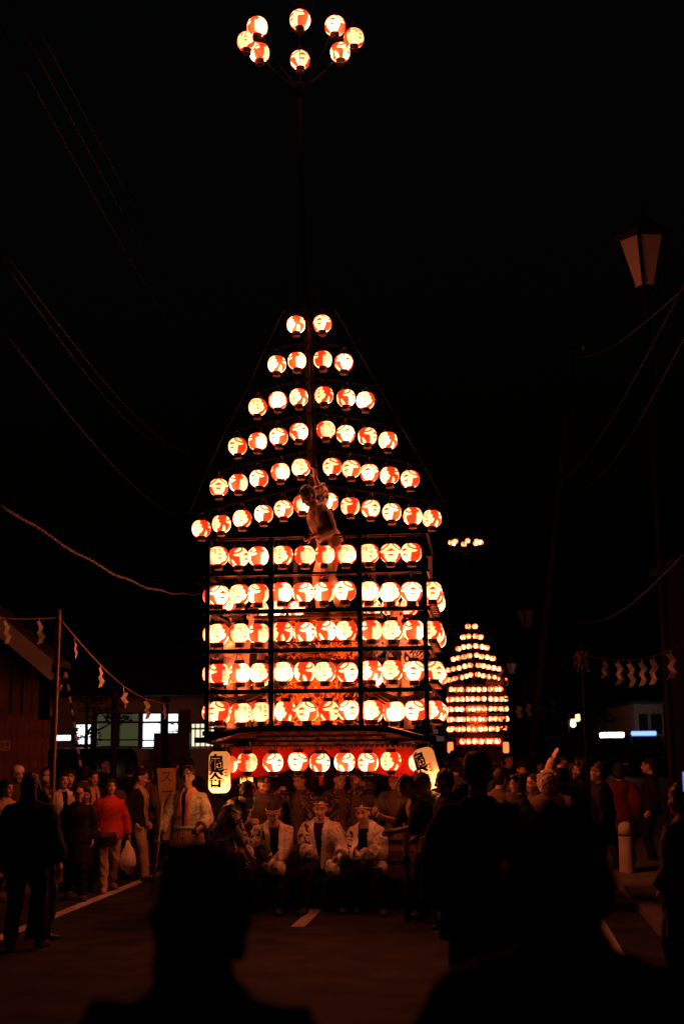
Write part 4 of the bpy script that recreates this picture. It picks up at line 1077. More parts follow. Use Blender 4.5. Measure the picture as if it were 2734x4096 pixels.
person(gd(2712, 10.2), -140, 'person in long grey coat with a pale lit edge beside the bollard', h=1.62, top=M_GREY, trousers=M_BLACKC, hair='short', coat=(0.50, M_GREY), collar=M_TAN, open_front=0.02, under=M_REDCOAT, loose=0.045)
fr = person(gd(2905, 8.3), -150, 'onlooker at the street edge holding up a glowing phone', h=1.60, top=M_NAVY, trousers=M_BLACKC, hair='long', hands={-1: (0.0, 0.34, 1.60)}, curl=0.8)
ph_o = empty('mobile_phone', wrist(fr, -1) + Vector((-0.02, -0.02, 0.09)), R(-30)); tag(ph_o, 'mobile phone with violet glowing screen held by the street-edge onlooker', 'phone')
mb = MB(); mb.box((0, 0, 0), (0.075, 0.009, 0.15)); mb.build('case', M_PHONE, ph_o, smooth=False)
mb = MB(); mb.box((0, -0.006, 0), (0.066, 0.002, 0.125)); mb.build('screen', emit('phone_screen', (0.35, 0.30, 1.0), 0.8), ph_o, smooth=False)
person(gd(1990, 16.4), 150, 'dim onlooker in brown hood between tall man and pointing arm', h=1.60, top=M_BROWN, trousers=M_BLACKC, hair='short')
person(gd(2070, 15.6), -80, 'onlooker in profile turned to the float before the fur hood', h=1.56, top=M_BLACKC, trousers=M_BLACKC, hair='bob')
person(gd(2128, 16.3), -60, 'onlooker facing the float beside the pointing person, dim orange face', h=1.54, top=M_BROWN, trousers=M_BLACKC, hair='short')
person(gd(2010, 10.2), 120, 'onlooker in dark coat with pale cuff beside the tall man', h=1.50, top=M_BLACKC, trousers=M_BLACKC, hair='long')
person(gd(2590, 20.5), -100, 'dark figure standing on the pavement behind the bollard', h=1.66, top=M_BLACKC, trousers=M_BLACKC, hair='short')

# ---- two onlookers close by, seen from behind
person((at(800, 3353, 2.8).x, 2.8, 0), 174, 'close onlooker in denim jacket seen from behind, dark hair, before seated men', h=1.765, top=M_DENIM, trousers=M_BLACKC, hair='long', loose=0.035, hem=0.1, voxel=0.012)
person((at(2225, 3210, 2.75).x, 2.75, 0), 178, 'close onlooker in black jacket seen from behind, before the bollard', h=1.845, top=M_BLACKC, trousers=M_BLACKC, hair='long', loose=0.05, hem=0.15, voxel=0.012)
person((at(2700, 3750, 3.2).x, 3.2, 0), 160, 'close onlooker in shiny dark coat at the street edge, seen from behind', h=1.42, top=M_LEATHER, trousers=M_BLACKC, hair='bob', loose=0.05)

# ---- crowd further down the street: copies of three dark figures
V = [person((0, -20, 0), 0, 'x', h=1.64, top=M_BLACKC, trousers=M_BLACKC, hair='short', voxel=0.02), person((1, -20, 0), 0, 'x', h=1.58, top=M_BROWN, trousers=M_BLACKC, hair='bob', voxel=0.02),
     person((2, -20, 0), 0, 'x', h=1.68, top=M_GREY, trousers=M_BLACKC, hair='short', hat=M_BLACKC, voxel=0.02)]
crowd = []
for i in range(16):
    crowd.append((random.uniform(1990, 2420), random.uniform(19, 36), 'dim figure in the crowd between the onlookers and the distant float', 'far crowd by the distant float'))
for i in range(11):
    crowd.append((random.uniform(330, 760), random.uniform(20.5, 26), 'dim figure in the crowd in front of the parked van and lit house', 'far crowd by the lit house'))
for i in range(6):
    crowd.append((random.uniform(1740, 1850), random.uniform(21, 32), 'dim figure in the crowd beside the tall float rear', 'far crowd behind the tall float'))
used = [False] * 3
for px, dp, lb, gr in crowd:
    k = random.randrange(3)
    o = V[k] if not used[k] else copy_tree(V[k])
    used[k] = True
    o.location = gd(px, dp); o.rotation_euler.z = math.pi + R(random.choice([0, 150, 180, 200, -60, 60, 170]) + random.uniform(-20, 20))
    sc_ = random.uniform(0.92, 1.04); o.scale = (sc_, sc_, sc_)
    tag(o, lb, 'person', gr)

# ================================================================== THE DISTANT FLOAT (same pattern, further down the street)
G0 = at(1905, 2800, 64.0); G0.z = 0.12
GYAW = R(3.0)
g_root = copy_tree(fl_root); g_root.location = G0; g_root.rotation_euler.z = -GYAW
g_root.name = 'lantern_float'
tag(g_root, 'distant lantern float further down the street, tiny glowing tiers', 'float')
GX = Vector((math.cos(GYAW), -math.sin(GYAW), 0)); GY = Vector((math.sin(GYAW), math.cos(GYAW), 0))
def gw(v): return G0 + GX * v.x + GY * v.y + Vector((0, 0, v.z))
for p in crown_l: lantern(gw(p), 'tiny lantern in the ring above the distant float', 'crown lanterns of the distant float', low=True, scale=0.98)
for r_i, row in enumerate(tree_l):
    n = len(row)
    for i, p in enumerate(row):
        lantern(gw(p), f'tiny lantern, {ORD[r_i]} tier of distant float tree rack, {ORD[n // 2 - 1 - i if i < n // 2 else i - n // 2]} from mast towards {"tall float" if i < n // 2 else "light bar vans"}', f'tree rack tier {r_i + 1} of the distant float', low=True, scale=0.98)
for r_i, row in enumerate(box_l):
    for i, p in enumerate(row):
        lantern(gw(p), f'tiny lantern, {ORD[r_i]} tier of distant float front grid, {ORD[i if i < 5 else 9 - i]} from {"tall float" if i < 5 else "light bar vans"} corner', f'front grid tier {r_i + 1} of the distant float', low=True, scale=0.98)
for i, p in enumerate(skirt_l): lantern(gw(p), f'tiny lantern before red curtain of the distant float, {ORD[i]} counted from tall float side', 'curtain lanterns of the distant float', low=True, scale=1.1)
for r_i, k, s_, p in side_l:
    if k < 2: lantern(gw(p), f'tiny lantern on distant float flank facing {"tall float" if s_ == "house" else "light bar vans"}, {ORD[r_i]} tier, {ORD[k]} back', f'flank tier {r_i + 1} of the distant float', low=True, scale=1.1)
for px in (1800, 2022):
    q = at(px, 2990, 63.5); o = empty('long_lantern', q); tag(o, 'tiny long lantern hanging low at the corner of the distant float', 'lantern', 'long lanterns of the distant float')
    me = bpy.data.meshes['paper_shade'] if False else None
    mb = MB(); mb.loft([(Vector((0, 0, z)), Vector((r, 0, 0)), Vector((0, r, 0))) for z, r in ((-0.26, 0.10), (-0.2, 0.14), (0.2, 0.14), (0.26, 0.10))], 12)
    mb.build('paper_shade', emit('far_lantern_paper', (1.0, 0.22, 0.06), 1.6), o)
    link('bottom_ring', ring_mesh('bottom_ring', -0.31, -0.255, 0.08, M_CAP, 8), None, o)
for i, (px, py, dz) in enumerate(((1835, 2740, 0), (1965, 2730, 0), (2008, 2715, 0))):
    q = at(px, py, 64.4); o = copy_tree(V[i % 3]); o.location = (q.x, q.y, q.z - 1.1); o.rotation_euler.z = math.pi; o.scale = (1, 1, 1)
    tag(o, 'tiny figure standing on the rack of the distant float', 'person', 'riders of the distant float')

# ================================================================== PAPER STREAMERS ON ROPES
def shide_mesh(seed):
    """zigzag cut from one folded sheet: skewed lozenges hanging one from the other"""
    r_ = random.Random(seed); mb = MB(); th = 0.002
    mb.box((0, 0, -0.025), (0.014, th * 2, 0.055))
    z, x = -0.045, 0.0; yaw = R(r_.uniform(-20, 20))
    for k in range(4):
        d = 1 if k % 2 == 0 else -1; yw = yaw + R(r_.uniform(-28, 28)); c, sn = math.cos(yw), math.sin(yw)
        w_, h_, sk = 0.064, 0.062, 0.030 * d
        P_ = [(-w_ / 2 + sk * -0.5, 0.014), (w_ / 2 - sk * 0.5, 0.004), (w_ / 2 + sk, -h_), (-w_ / 2 + sk, -h_ - 0.012)]
        fr_ = [Vector((x + px_ * c, px_ * sn - th, z + pz_)) for px_, pz_ in P_]; bk = [v + Vector((0, 2 * th, 0)) for v in fr_]
        mb.closed(fr_ + bk, [(0, 1, 2, 3), (7, 6, 5, 4), (0, 4, 5, 1), (1, 5, 6, 2), (2, 6, 7, 3), (3, 7, 4, 0)])
        x += sk * 0.55; z -= h_ - 0.006
    return mb.mesh('shide', smooth=False)
SH = [shide_mesh(i) for i in range(4)]
for me in SH: me.materials.append(M_PAPER)
def rope(name, pts, label, r=0.008, material=M_STRAW, cat='rope', n=6):
    mb = MB(); base = Vector(pts[0]); mb.tube([Vector(p) - base for p in pts], r, n)
    o = mb.build(name, material); o.location = base; tag(o, label, cat); return o
def shide(px, py, depth, label, group, scale, k, rz=0.0, ry=0.0):
    o = link('paper_streamer', SH[k % 4]); p = at(px, py, depth); o.location = p
    o.rotation_euler = (0, ry, rz); o.scale = (scale,) * 3; tag(o, label, 'streamer', group); return o
DP = 15.0
def bamboo_pole(px_top, py_top, px_bot, depth, label, r=0.036, rz=0):
    top_ = at(px_top, py_top, depth); bot = at(px_bot, 3300, depth)
    k = (0.0 - top_.z) / (bot.z - top_.z); foot = top_ + (bot - top_) * k
    root = empty('bamboo_pole', foot); tag(root, label, 'pole')
    mb = MB(); pts = [Vector((0, 0, -0.05)).lerp(top_ - foot, t) for t in np.linspace(0, 1, 12)]
    mb.tube(pts, [r * (1.05 - 0.25 * t) for t in np.linspace(0, 1, 12)], 12); mb.build('stem', M_BAMBOO, root)
    for t in np.linspace(0.08, 0.96, 9):
        c = (top_ - foot) * t; mb = MB()
        rr_ = r * (1.05 - 0.25 * t) * 1.10
        mb.loft([(c + Vector((0, 0, z)), Vector((q, 0, 0)), Vector((0, q, 0))) for z, q in ((-0.012, rr_ * 0.95), (0, rr_), (0.012, rr_ * 0.95))], 12); mb.build('node_ring', M_BAMBOO, root)
    return root
bamboo_pole(236, 2440, 203, DP, 'tall bamboo pole carrying the straw rope beside the walkers')
knot = at(236, 2470, DP)
left_pts = [at(-60, 2468, DP - 0.6).lerp(knot, t) + Vector((0, 0, -0.02 * math.sin(math.pi * t))) for t in np.linspace(0, 1, 9)]
rope('straw_rope', left_pts, 'straw rope stretched from the bamboo pole out over the pavement')
for i, (px, py, lb) in enumerate(((22, 2472, 'first'), (157, 2472, 'second'))):
    shide(px, py, DP - 0.15, f'zigzag white paper streamer on the level rope, {"away from" if i == 0 else "next to"} the bamboo pole', 'streamers on the level rope', 1.05, i, ry=R(-8), rz=R(48 + 14 * i))
far_k = at(700, 2815, 24.0)
rpts = []
for t in np.linspace(0, 1, 16):
    p = knot.lerp(far_k, t); p.z -= 0.30 * math.sin(math.pi * t); rpts.append(p)
rope('straw_rope', rpts, 'straw rope running from bamboo pole back towards the lit house')
for i, (px, py, sc) in enumerate(((300, 2527, 0.95), (402, 2602, 1.05), (494, 2672, 1.15), (585, 2734, 1.15), (655, 2782, 1.0))):
    tbest = min(rpts, key=lambda q: abs((q - CAM).dot(RIGHT) / (q - CAM).dot(FWD) * FPX + IW / 2 - px))
    # point of the rope under that pixel column
    best = None
    for a_, b_ in zip(rpts, rpts[1:]):
        xa_ = (a_ - CAM).dot(RIGHT) / (a_ - CAM).dot(FWD) * FPX + IW / 2; xb_ = (b_ - CAM).dot(RIGHT) / (b_ - CAM).dot(FWD) * FPX + IW / 2
        if xa_ <= px <= xb_: best = a_.lerp(b_, (px - xa_) / (xb_ - xa_ + 1e-6))
    best = best or tbest
    o = link('paper_streamer', SH[i % 4]); o.location = best; o.scale = (sc,) * 3; o.rotation_euler = (0, R(-6), R(70 if i in (0, 1) else 46))
    tag(o, f'zigzag paper streamer on the receding rope, {ORD[i]} from bamboo pole', 'streamer', 'streamers on the receding rope')
# two dark posts and the next pole along the rope
for px, py, d_, r_, lb in ((460, 2775, 19.5, 0.05, 'dark wooden post with a knobbed top before the lit house'), (662, 2800, 23.5, 0.06, 'dark steel post in front of the brightest window')):
    t_ = at(px, py, d_); root = empty('street_post', (t_.x, t_.y, 0)); tag(root, lb, 'post')
    mb = MB(); mb.tube([(0, 0, 0), (0, 0, t_.z)], r_, 12); mb.build('shaft', M_MAST, root)
    mb = MB(); mb.ball((0, 0, t_.z), r_ * 1.5, r_ * 1.5, r_ * 1.2); mb.build('knob', M_MAST, root)
# striped inverted-V stay beside the pole
root = empty('striped_stay', on_ground(250, 3560)); tag(root, 'inverted V stay banded black and white behind the bamboo pole', 'stay')
D_ = 22.0; apx = at(264, 2688, D_)
root.location = (apx.x, D_, 0)
M_BANDW = mat('band_white', (0.55, 0.56, 0.6), 0.5); M_BANDB = mat('band_black', (0.015, 0.015, 0.015), 0.5)
for px, py in ((196, 2890), (300, 2920)):
    e = at(px, py, D_); dirv = (e - apx); foot = apx + dirv * (apx.z / -dirv.z)
    n = 30
    lg = MB(); lg.tube([apx - root.location, foot - root.location], 0.022, 10); leg = lg.build('stay_leg', M_BANDB, root)
    for k in range(0, n, 2):
        a_ = apx.lerp(foot, k / n) - root.location; b_ = apx.lerp(foot, (k + 1) / n) - root.location
        mb = MB(); mb.tube([a_, b_], 0.025, 10); mb.build('white_band', M_BANDW, leg)

# right-hand rope
DR = 14.2
rp = [(2330, 2622), (2390, 2632), (2450, 2640), (2510, 2641), (2560, 2636), (2620, 2622), (2680, 2600), (2760, 2560), (2840, 2515)]
rpl = [at(x, y, DR) for x, y in rp]
rope('straw_rope', rpl, 'sagging straw rope with streamers over the pavement by the bollard', r=0.009)
mb = MB()
for k in range(26):
    a_ = rpl[0] - rpl[0] + Vector((random.uniform(-0.06, 0.06), random.uniform(-0.04, 0.04), random.uniform(-0.02, 0.05)))
    mb.tube([a_, a_ + Vector((random.uniform(-0.10, 0.10), random.uniform(-0.05, 0.05), random.uniform(-0.20, -0.06)))], 0.006, 5)
o = mb.build('straw_tassel', M_STRAW); o.location = rpl[0]; tag(o, 'frayed straw tassel at the end of the sagging rope', 'tassel')
for i, (px, py, sc) in enumerate(((2420, 2638, 0.75), (2470, 2642, 0.95), (2515, 2643, 1.0), (2565, 2640, 1.0), (2612, 2626, 1.1), (2678, 2602, 1.1))):
    shide(px, py, DR, f'zigzag paper streamer on the sagging rope, {ORD[i]} from straw tassel', 'streamers on the sagging rope', sc, i + 1, ry=R([10, 0, -4, 2, 6, 0][i]), rz=R([-20, -50, -40, -58, -35, -46][i]))
# post carrying that rope (unlit timber)
pp = rpl[0]; root = empty('rope_post', (pp.x, pp.y, 0.1)); tag(root, 'thin dark timber post holding the end of the sagging rope', 'post')
mb = MB(); mb.tube([(0, 0, 0), (0, 0, pp.z + 0.05)], 0.02, 10); mb.build('shaft', M_MAST, root)

# ================================================================== STREET LAMPS, BOLLARD, POLES, WIRES
M_IRON = mat('dark_iron', (0.006, 0.0055, 0.005), 0.65, var=0.3, spec=0.12)
M_FROST = thin('frosted_glass', (0.88, 0.86, 0.84), 0.4, 0.4)
M_SHADEMETAL = mat('lamp_roof_metal', (0.03, 0.028, 0.027), 0.45, metal=0.5)
def street_lamp(label, pos, zbase, hgt=0.62, rz=0.0, group=None):
    """six-sided tapered lantern on a post; zbase = where the glass starts"""
    root = empty('street_lamp', (pos[0], pos[1], 0.0), rz); tag(root, label, 'street lamp', group)
    r0, r1 = 0.165, 0.375; n = 6
    mb = MB(); mb.tube([(0, 0, 0), (0, 0, 0.9), (0, 0, 1.0), (0, 0, zbase - 0.42)], [0.10, 0.085, 0.060, 0.045], 16); mb.build('post', M_IRON, root)
    mb = MB(); mb.loft([(Vector((0, 0, zbase + z)), Vector((r, 0, 0)), Vector((0, r, 0))) for z, r in ((-0.46, 0.05), (-0.40, 0.075), (-0.36, 0.05), (-0.22, 0.045), (-0.16, 0.085), (-0.10, 0.075), (-0.05, 0.135), (0.0, 0.145))], 18); mb.build('neck', M_IRON, root)
    cs = [(math.cos(2 * math.pi * k / n), math.sin(2 * math.pi * k / n)) for k in range(n)]
    for k in range(n):
        (c0, s0), (c1, s1) = cs[k], cs[(k + 1) % n]
        A_ = [Vector((c0 * r0, s0 * r0, zbase)), Vector((c1 * r0, s1 * r0, zbase)), Vector((c1 * r1, s1 * r1, zbase + hgt)), Vector((c0 * r1, s0 * r1, zbase + hgt))]
        inn = [v - Vector((v.x, v.y, 0)).normalized() * 0.008 for v in A_]
        mb = MB(); mb.closed(A_ + inn, [(0, 1, 2, 3), (7, 6, 5, 4), (0, 4, 5, 1), (1, 5, 6, 2), (2, 6, 7, 3), (3, 7, 4, 0)]); mb.build('glass_pane', M_FROST, root, smooth=False)
        mb = MB(); mb.bar(A_[0] * 1.0 + Vector((c0, s0, 0)) * 0.006, A_[3] + Vector((c0, s0, 0)) * 0.006, 0.032, 0.032); mb.build('frame_bar', M_IRON, root, smooth=False)
    mb = MB(); mb.loft([(Vector((0, 0, zbase + hgt + z)), Vector((r, 0, 0)), Vector((0, r, 0))) for z, r in ((0.0, 0.415), (0.05, 0.44), (0.09, 0.435), (0.30, 0.20), (0.40, 0.09), (0.46, 0.05), (0.55, 0.03), (0.62, 0.012))], 6); mb.build('roof_cap', M_SHADEMETAL, root, smooth=False)
    for s_ in (-1, 1):                          # scroll brackets under the glass
        mb = MB(); mb.tube([(s_ * (0.05 + 0.16 * t), 0, zbase - 0.40 + 0.34 * t + 0.05 * math.sin(3.2 * t)) for t in np.linspace(0, 1, 9)], 0.011, 6); mb.build('scroll_bracket', M_IRON, root)
    return root
lp = at(2580, 1150, 18.5)
street_lamp('tall unlit street lamp with frosted glass panes close to the sagging rope', (lp.x, lp.y), lp.z, 0.72, R(6))
for px, py, d_, lb in ((2046, 2696, 77, 'far street lamp beside the distant float'), (2106, 2512, 45, 'half lit street lamp between pavement trees and distant float')):
    q = at(px, py, d_); street_lamp(lb, (q.x, q.y), q.z, 0.60, R(10))
# bollard with domed head and groove
bp_ = on_ground(2508, 3520); bo = empty('bollard', (bp_.x, bp_.y, 0.0)); tag(bo, 'pale round bollard with domed head and groove on the pavement edge', 'bollard')
M_CONC = mat('pale_concrete', (0.46, 0.43, 0.40), 0.8, var=0.15, scale=5, bump=0.2)
mb = MB(); mb.loft([(Vector((0, 0, z)), Vector((r, 0, 0)), Vector((0, r, 0))) for z, r in ((0, 0.112), (0.1, 0.108), (0.58, 0.100), (0.60, 0.096))], 24); mb.build('shaft', M_CONC, bo)
mb = MB(); mb.loft([(Vector((0, 0, z)), Vector((r, 0, 0)), Vector((0, r, 0))) for z, r in ((0.60, 0.084), (0.622, 0.084))], 24); mb.build('groove', M_GREY, bo)
mb = MB(); mb.loft([(Vector((0, 0, z)), Vector((r, 0, 0)), Vector((0, r, 0))) for z, r in ((0.622, 0.098), (0.70, 0.099), (0.74, 0.092), (0.77, 0.075), (0.79, 0.05), (0.80, 0.02))], 24); mb.build('dome', M_CONC, bo)
# concrete utility pole, leaning a little, with two crossarms
d_ = 30.0; t_ = at(2292, 1385, d_); b_ = at(2222, 2080, d_)
k = t_.z / (t_.z - b_.z); ft = t_ + (b_ - t_) * k
M_POLE = mat('weathered_pole', (0.03, 0.032, 0.036), 0.8, var=0.2)
up_ = empty('utility_pole', ft); tag(up_, 'leaning grey utility pole above the onlookers', 'utility pole')
mb = MB(); mb.tube([Vector((0, 0, -0.02)), (t_ - ft) * 0.5, (t_ - ft)], [0.11, 0.085, 0.06], 14); mb.build('shaft', M_POLE, up_)
c = (t_ - ft) * 0.985; mb = MB(); mb.box((c.x + 0.12, c.y - 0.1, c.z), (0.30, 0.08, 0.06)); ca = mb.build('bracket', M_POLE, up_, smooth=False)
mb = MB(); mb.loft([(Vector((c.x + 0.24, c.y - 0.1, c.z + z)), Vector((r, 0, 0)), Vector((0, r, 0))) for z, r in ((0.03, 0.03), (0.08, 0.05), (0.11, 0.035), (0.15, 0.02))], 10); mb.build('insulator', M_CONC, ca)
WIRES = [((15, -30), (480, 900), (900, 1420), 9, 40, 'first'), ((80, -30), (520, 820), (905, 1330), 9.3, 40, 'second'), ((-20, 60), (420, 880), (880, 1500), 8.6, 40, 'third'),
         ((-20, 960), (420, 1420), (840, 1820), 10, 30, 'fourth'), ((-20, 1000), (360, 1390), (760, 1800), 10.4, 30, 'fifth'), ((-20, 1280), (330, 1560), (850, 2090), 10.8, 28, 'sixth')]
for a_, m_, c_, d0, d1, nm in WIRES:
    A_ = at(*a_, d0); C_ = at(*c_, d1); dm = (d0 + d1) / 2
    pts = []
    for t in np.linspace(0, 1, 20):
        p = A_.lerp(C_, t); p.z -= 0.55 * math.sin(math.pi * t); pts.append(p)
    rope('overhead_wire', pts, f'thin overhead wire above the lit house, {nm} counted from the float crown', 0.007, M_CABLE, 'wire', 5)
A_ = at(-40, 1990, 9.5); C_ = at(850, 2372, 22); pts = []
for t in np.linspace(0, 1, 30):
    p = A_.lerp(C_, t); p.z -= 0.28 * math.sin(math.pi * t) + 0.012 * math.sin(40 * t); pts.append(p)
rope('overhead_cable', pts, 'thick sagging overhead cable running behind the tall float', 0.014, mat('grey_sheath', (0.045, 0.048, 0.052), 0.6, spec=0.2), 'cable', 7)
for i, (a_, c_, d0, d1) in enumerate((((2800, 1010), (2240, 1930), 9, 25), ((2800, 1230), (2330, 1960), 9.5, 26), ((2760, 1130), (2260, 1420), 9, 25), ((2760, 2190), (2300, 2480), 10, 24))):
    A_ = at(*a_, d0); C_ = at(*c_, d1); pts = []
    for t in np.linspace(0, 1, 18):
        p = A_.lerp(C_, t); p.z -= 0.25 * math.sin(math.pi * t); pts.append(p)
    rope('overhead_wire', pts, f'thin overhead wire by the unlit street lamp, {ORD[i]} from lamp roof downward', 0.007, M_CABLE, 'wire', 5)

# ================================================================== LIT HOUSE AND NEIGHBOURS
M_PLASTER = mat('grey_plaster', (0.55, 0.53, 0.44), 0.85, var=0.15, scale=2, bump=0.2)
M_TILE = mat('roof_tile', (0.05, 0.05, 0.055), 0.6, var=0.3, scale=4, bump=0.3)
M_LITWIN = emit('lit_window_cool', (0.86, 0.95, 1.0), 1.7)
M_LITWARM = emit('lit_window_warm', (1.0, 0.86, 0.58), 1.15)
M_BLIND = emit('self_glowing_curtain', (0.34, 0.33, 0.15), 0.14)  # faint glow put into the drawn curtains so they show at night
HY = 36.0
house = empty('lit_house', (at(560, 2960, HY).x, HY, 0)); tag(house, 'single storey house with bright white windows behind the walkers', 'house')
def hpx(px, py, dy=0.0):
    p = at(px, py, HY + dy); return p - Vector((house.location.x, house.location.y, 0))
def panel(px0, py0, px1, py1, dy, th, name, material, parent=house, smooth=False, fn=None):
    a = (fn or hpx)(px0, py0, dy); b = (fn or hpx)(px1, py1, dy)
    mb = MB(); mb.box(((a.x + b.x) / 2, a.y, (a.z + b.z) / 2), (abs(b.x - a.x), th, abs(a.z - b.z))); return mb.build(name, material, parent, smooth=smooth)
zt = hpx(560, 2785).z
def wallbox(x0, x1, z0, z1, name='wall', mt=None, dy=0.0, th=0.14, parent=house):
    mb = MB(); mb.box(((x0 + x1) / 2, dy, (z0 + z1) / 2), (x1 - x0, th, z1 - z0)); return mb.build(name, mt or M_PLASTER, parent, smooth=False)
xl_, xr_ = hpx(200, 2900).x, hpx(1000, 2900).x
z_w0, z_w1 = hpx(560, 2995).z, hpx(560, 2842).z
wallbox(xl_, xr_, 0, z_w0); wallbox(xl_, xr_, z_w1, zt)
prev = xl_
wins = [(205, 292, 2935, 2968, M_LITWIN, 0), (300, 370, 2893, 2982, M_LITWIN, 0), (385, 462, 2850, 2990, M_BLIND, 1), (474, 560, 2850, 2990, M_BLIND, 1), (568, 648, 2850, 2992, M_LITWIN, 2), (664, 718, 2850, 2992, M_LITWIN, 2), (762, 862, 2890, 2990, M_LITWARM, 3)]
for px0, px1, py0, py1, mt, kind in wins:
    a, b = hpx(px0, py0), hpx(px1, py1)
    if a.x > prev: wallbox(prev, a.x, z_w0, z_w1, 'wall', M_WOOD if kind else M_PLASTER)
    if a.z < z_w1 - 0.02: wallbox(a.x, b.x, a.z, z_w1, 'wall', M_PLASTER)
    if b.z > z_w0 + 0.02: wallbox(a.x, b.x, z_w0, b.z, 'wall', M_PLASTER)
    prev = b.x
    wn = empty('window', (0, 0, 0)); wn.parent = house
    w_, h_ = b.x - a.x, a.z - b.z
    mb = MB()
    for x in (a.x + 0.02, b.x - 0.02): mb.box((x, -0.04, (a.z + b.z) / 2), (0.045, 0.10, h_))
    for z in (a.z - 0.02, b.z + 0.02): mb.box(((a.x + b.x) / 2, -0.043, z), (w_ - 0.08, 0.10, 0.045))
    if kind in (1, 2): mb.box(((a.x + b.x) / 2, -0.043, a.z - h_ * 0.28), (w_ - 0.09, 0.09, 0.06)); mb.box(((a.x + b.x) / 2, -0.041, b.z + h_ * 0.22), (w_ - 0.09, 0.08, 0.04))
    if kind == 3:
        for q in range(1, 5): mb.box((a.x + w_ * q / 5, -0.042, (a.z + b.z) / 2), (0.03, 0.06, h_ - 0.09))
        mb.box(((a.x + b.x) / 2, -0.041, a.z - h_ * 0.25), (w_ - 0.09, 0.05, 0.05))
    mb.build('frame', M_WOOD if kind else M_IRON, wn, smooth=False)
    if kind == 1:
        nx_ = 40; vs = []
        for zz in (b.z + 0.05, a.z - 0.05):
            for q in range(nx_ + 1):
                vs.append(Vector((a.x + 0.05 + (w_ - 0.1) * q / nx_, 0.10 + 0.03 * math.sin(q * 1.9), zz)))
        mb = MB(); mb.add(vs, [(q, q + 1, nx_ + 2 + q, nx_ + 1 + q) for q in range(nx_)]); mb.build('drawn_curtain', mt, wn)
    else:
        mb = MB(); mb.box(((a.x + b.x) / 2, 0.03, (a.z + b.z) / 2), (w_ - 0.08, 0.01, h_ - 0.08)); mb.build('lit_pane', mt, wn, smooth=False)
if prev < xr_: wallbox(prev, xr_, z_w0, z_w1, 'wall', M_WOOD)
mb = MB(); mb.box(((xl_ + xr_) / 2, 3.2, zt / 2), (xr_ - xl_, 5.8, zt - 0.05)); mb.build('house_core', M_PLASTER, house, smooth=False)
mb = MB()
x0, x1 = xl_ - 0.6, xr_ + 0.6
mb.closed([Vector(v) for v in ((x0, -0.9, zt - 0.02), (x1, -0.9, zt - 0.02), (x1, 7, zt - 0.02), (x0, 7, zt - 0.02), (x0 + 1.6, 3, zt + 1.6), (x1 - 1.6, 3, zt + 1.6))], [(0, 1, 5, 4), (1, 2, 5), (2, 3, 4, 5), (3, 0, 4), (3, 2, 1, 0)])
mb.build('roof', M_TILE, house, smooth=False)
# flower box and person-like plant in the bright window
pot = hpx(690, 2962, -1.2)
o = empty('planter', (house.location.x + pot.x, HY - 1.2, 0)); tag(o, 'dark box planter standing before the brightest window', 'planter')
mb = MB(); mb.box((0, 0, (pot.z + 0.2) / 2), (0.95, 0.4, pot.z + 0.2)); mb.build('box', M_WOOD, o, smooth=False)
mb = MB()
for k in range(60):
    c = Vector((random.uniform(-0.35, 0.35), random.uniform(-0.15, 0.15), pot.z + random.uniform(0.15, 0.5))); r_ = random.uniform(0.04, 0.09)
    rot = Matrix.Rotation(random.uniform(0, 6), 3, 'Z') @ Matrix.Rotation(random.uniform(-1, 1), 3, 'X')
    mb.add([c + rot @ Vector(v) for v in ((-r_, 0, 0), (0, -r_ * 0.5, 0.02), (r_, 0, 0), (0, r_ * 0.5, 0.02))], [(0, 1, 2, 3)])
M_LEAF = mat('dark_leaf', (0.035, 0.05, 0.022), 0.6, var=0.5, scale=8)
M_BARK = mat('bark', (0.06, 0.045, 0.03), 0.9, var=0.4, scale=12, bump=0.5)
mb.build('shrub', M_LEAF, o)
# tree with clipped pads in front of the small windows
def tree(label, base, hgt, pads, leaf=0.07, nleaf=1500, group=None, trunk_r=0.09):
    root = empty('garden_tree', base); tag(root, label, 'tree', group)
    mb = MB(); pts = [Vector((0.10 * math.sin(2.2 * t), 0.06 * math.cos(3 * t), hgt * t)) for t in np.linspace(0, 0.95, 8)]
    mb.tube(pts, [trunk_r * (1 - 0.75 * t) for t in np.linspace(0, 1, 8)], 9)
    for c, r_ in pads:
        k = pts[max(1, min(7, int(7 * (c[2] - 0.25) / hgt)))]
        mb.tube([k, (k + Vector(c)) / 2 + Vector((0, 0, -0.04)), Vector(c)], [trunk_r * 0.4, trunk_r * 0.28, trunk_r * 0.12], 6)
    mb.build('trunk', M_BARK, root)
    mb = MB(); per = nleaf // len(pads)
    for c, r_ in pads:
        for k in range(per):
            d = Vector((random.gauss(0, 1), random.gauss(0, 1), random.gauss(0, 0.45))); d = d.normalized() * (random.random() ** 0.45)
            p = Vector(c) + Vector((d.x * r_[0], d.y * r_[0], d.z * r_[1])); l = leaf * random.uniform(0.6, 1.3)
            rot = Matrix.Rotation(random.uniform(0, 6.3), 3, 'Z') @ Matrix.Rotation(random.uniform(-1.2, 1.2), 3, 'X')
            mb.add([p + rot @ Vector(v) for v in ((-l, 0, 0), (0, -l * 0.45, 0.01), (l, 0, 0), (0, l * 0.45, 0.01))], [(0, 1, 2, 3)])
    mb.build('crown', M_LEAF, root, smooth=False)
    return root
b_ = at(330, 2960, 31.0)
tree('dark clipped garden tree with pads of leaves before the white window', (b_.x, 31.0, 0), 3.2, [((0.12, 0, 2.1), (0.36, 0.34)), ((0.42, 0, 2.75), (0.55, 0.28)), ((0.15, 0, 3.0), (0.45, 0.25)), ((0.85, 0, 2.55), (0.35, 0.2)), ((0.1, 0, 1.55), (0.4, 0.22))], 0.055, 900)
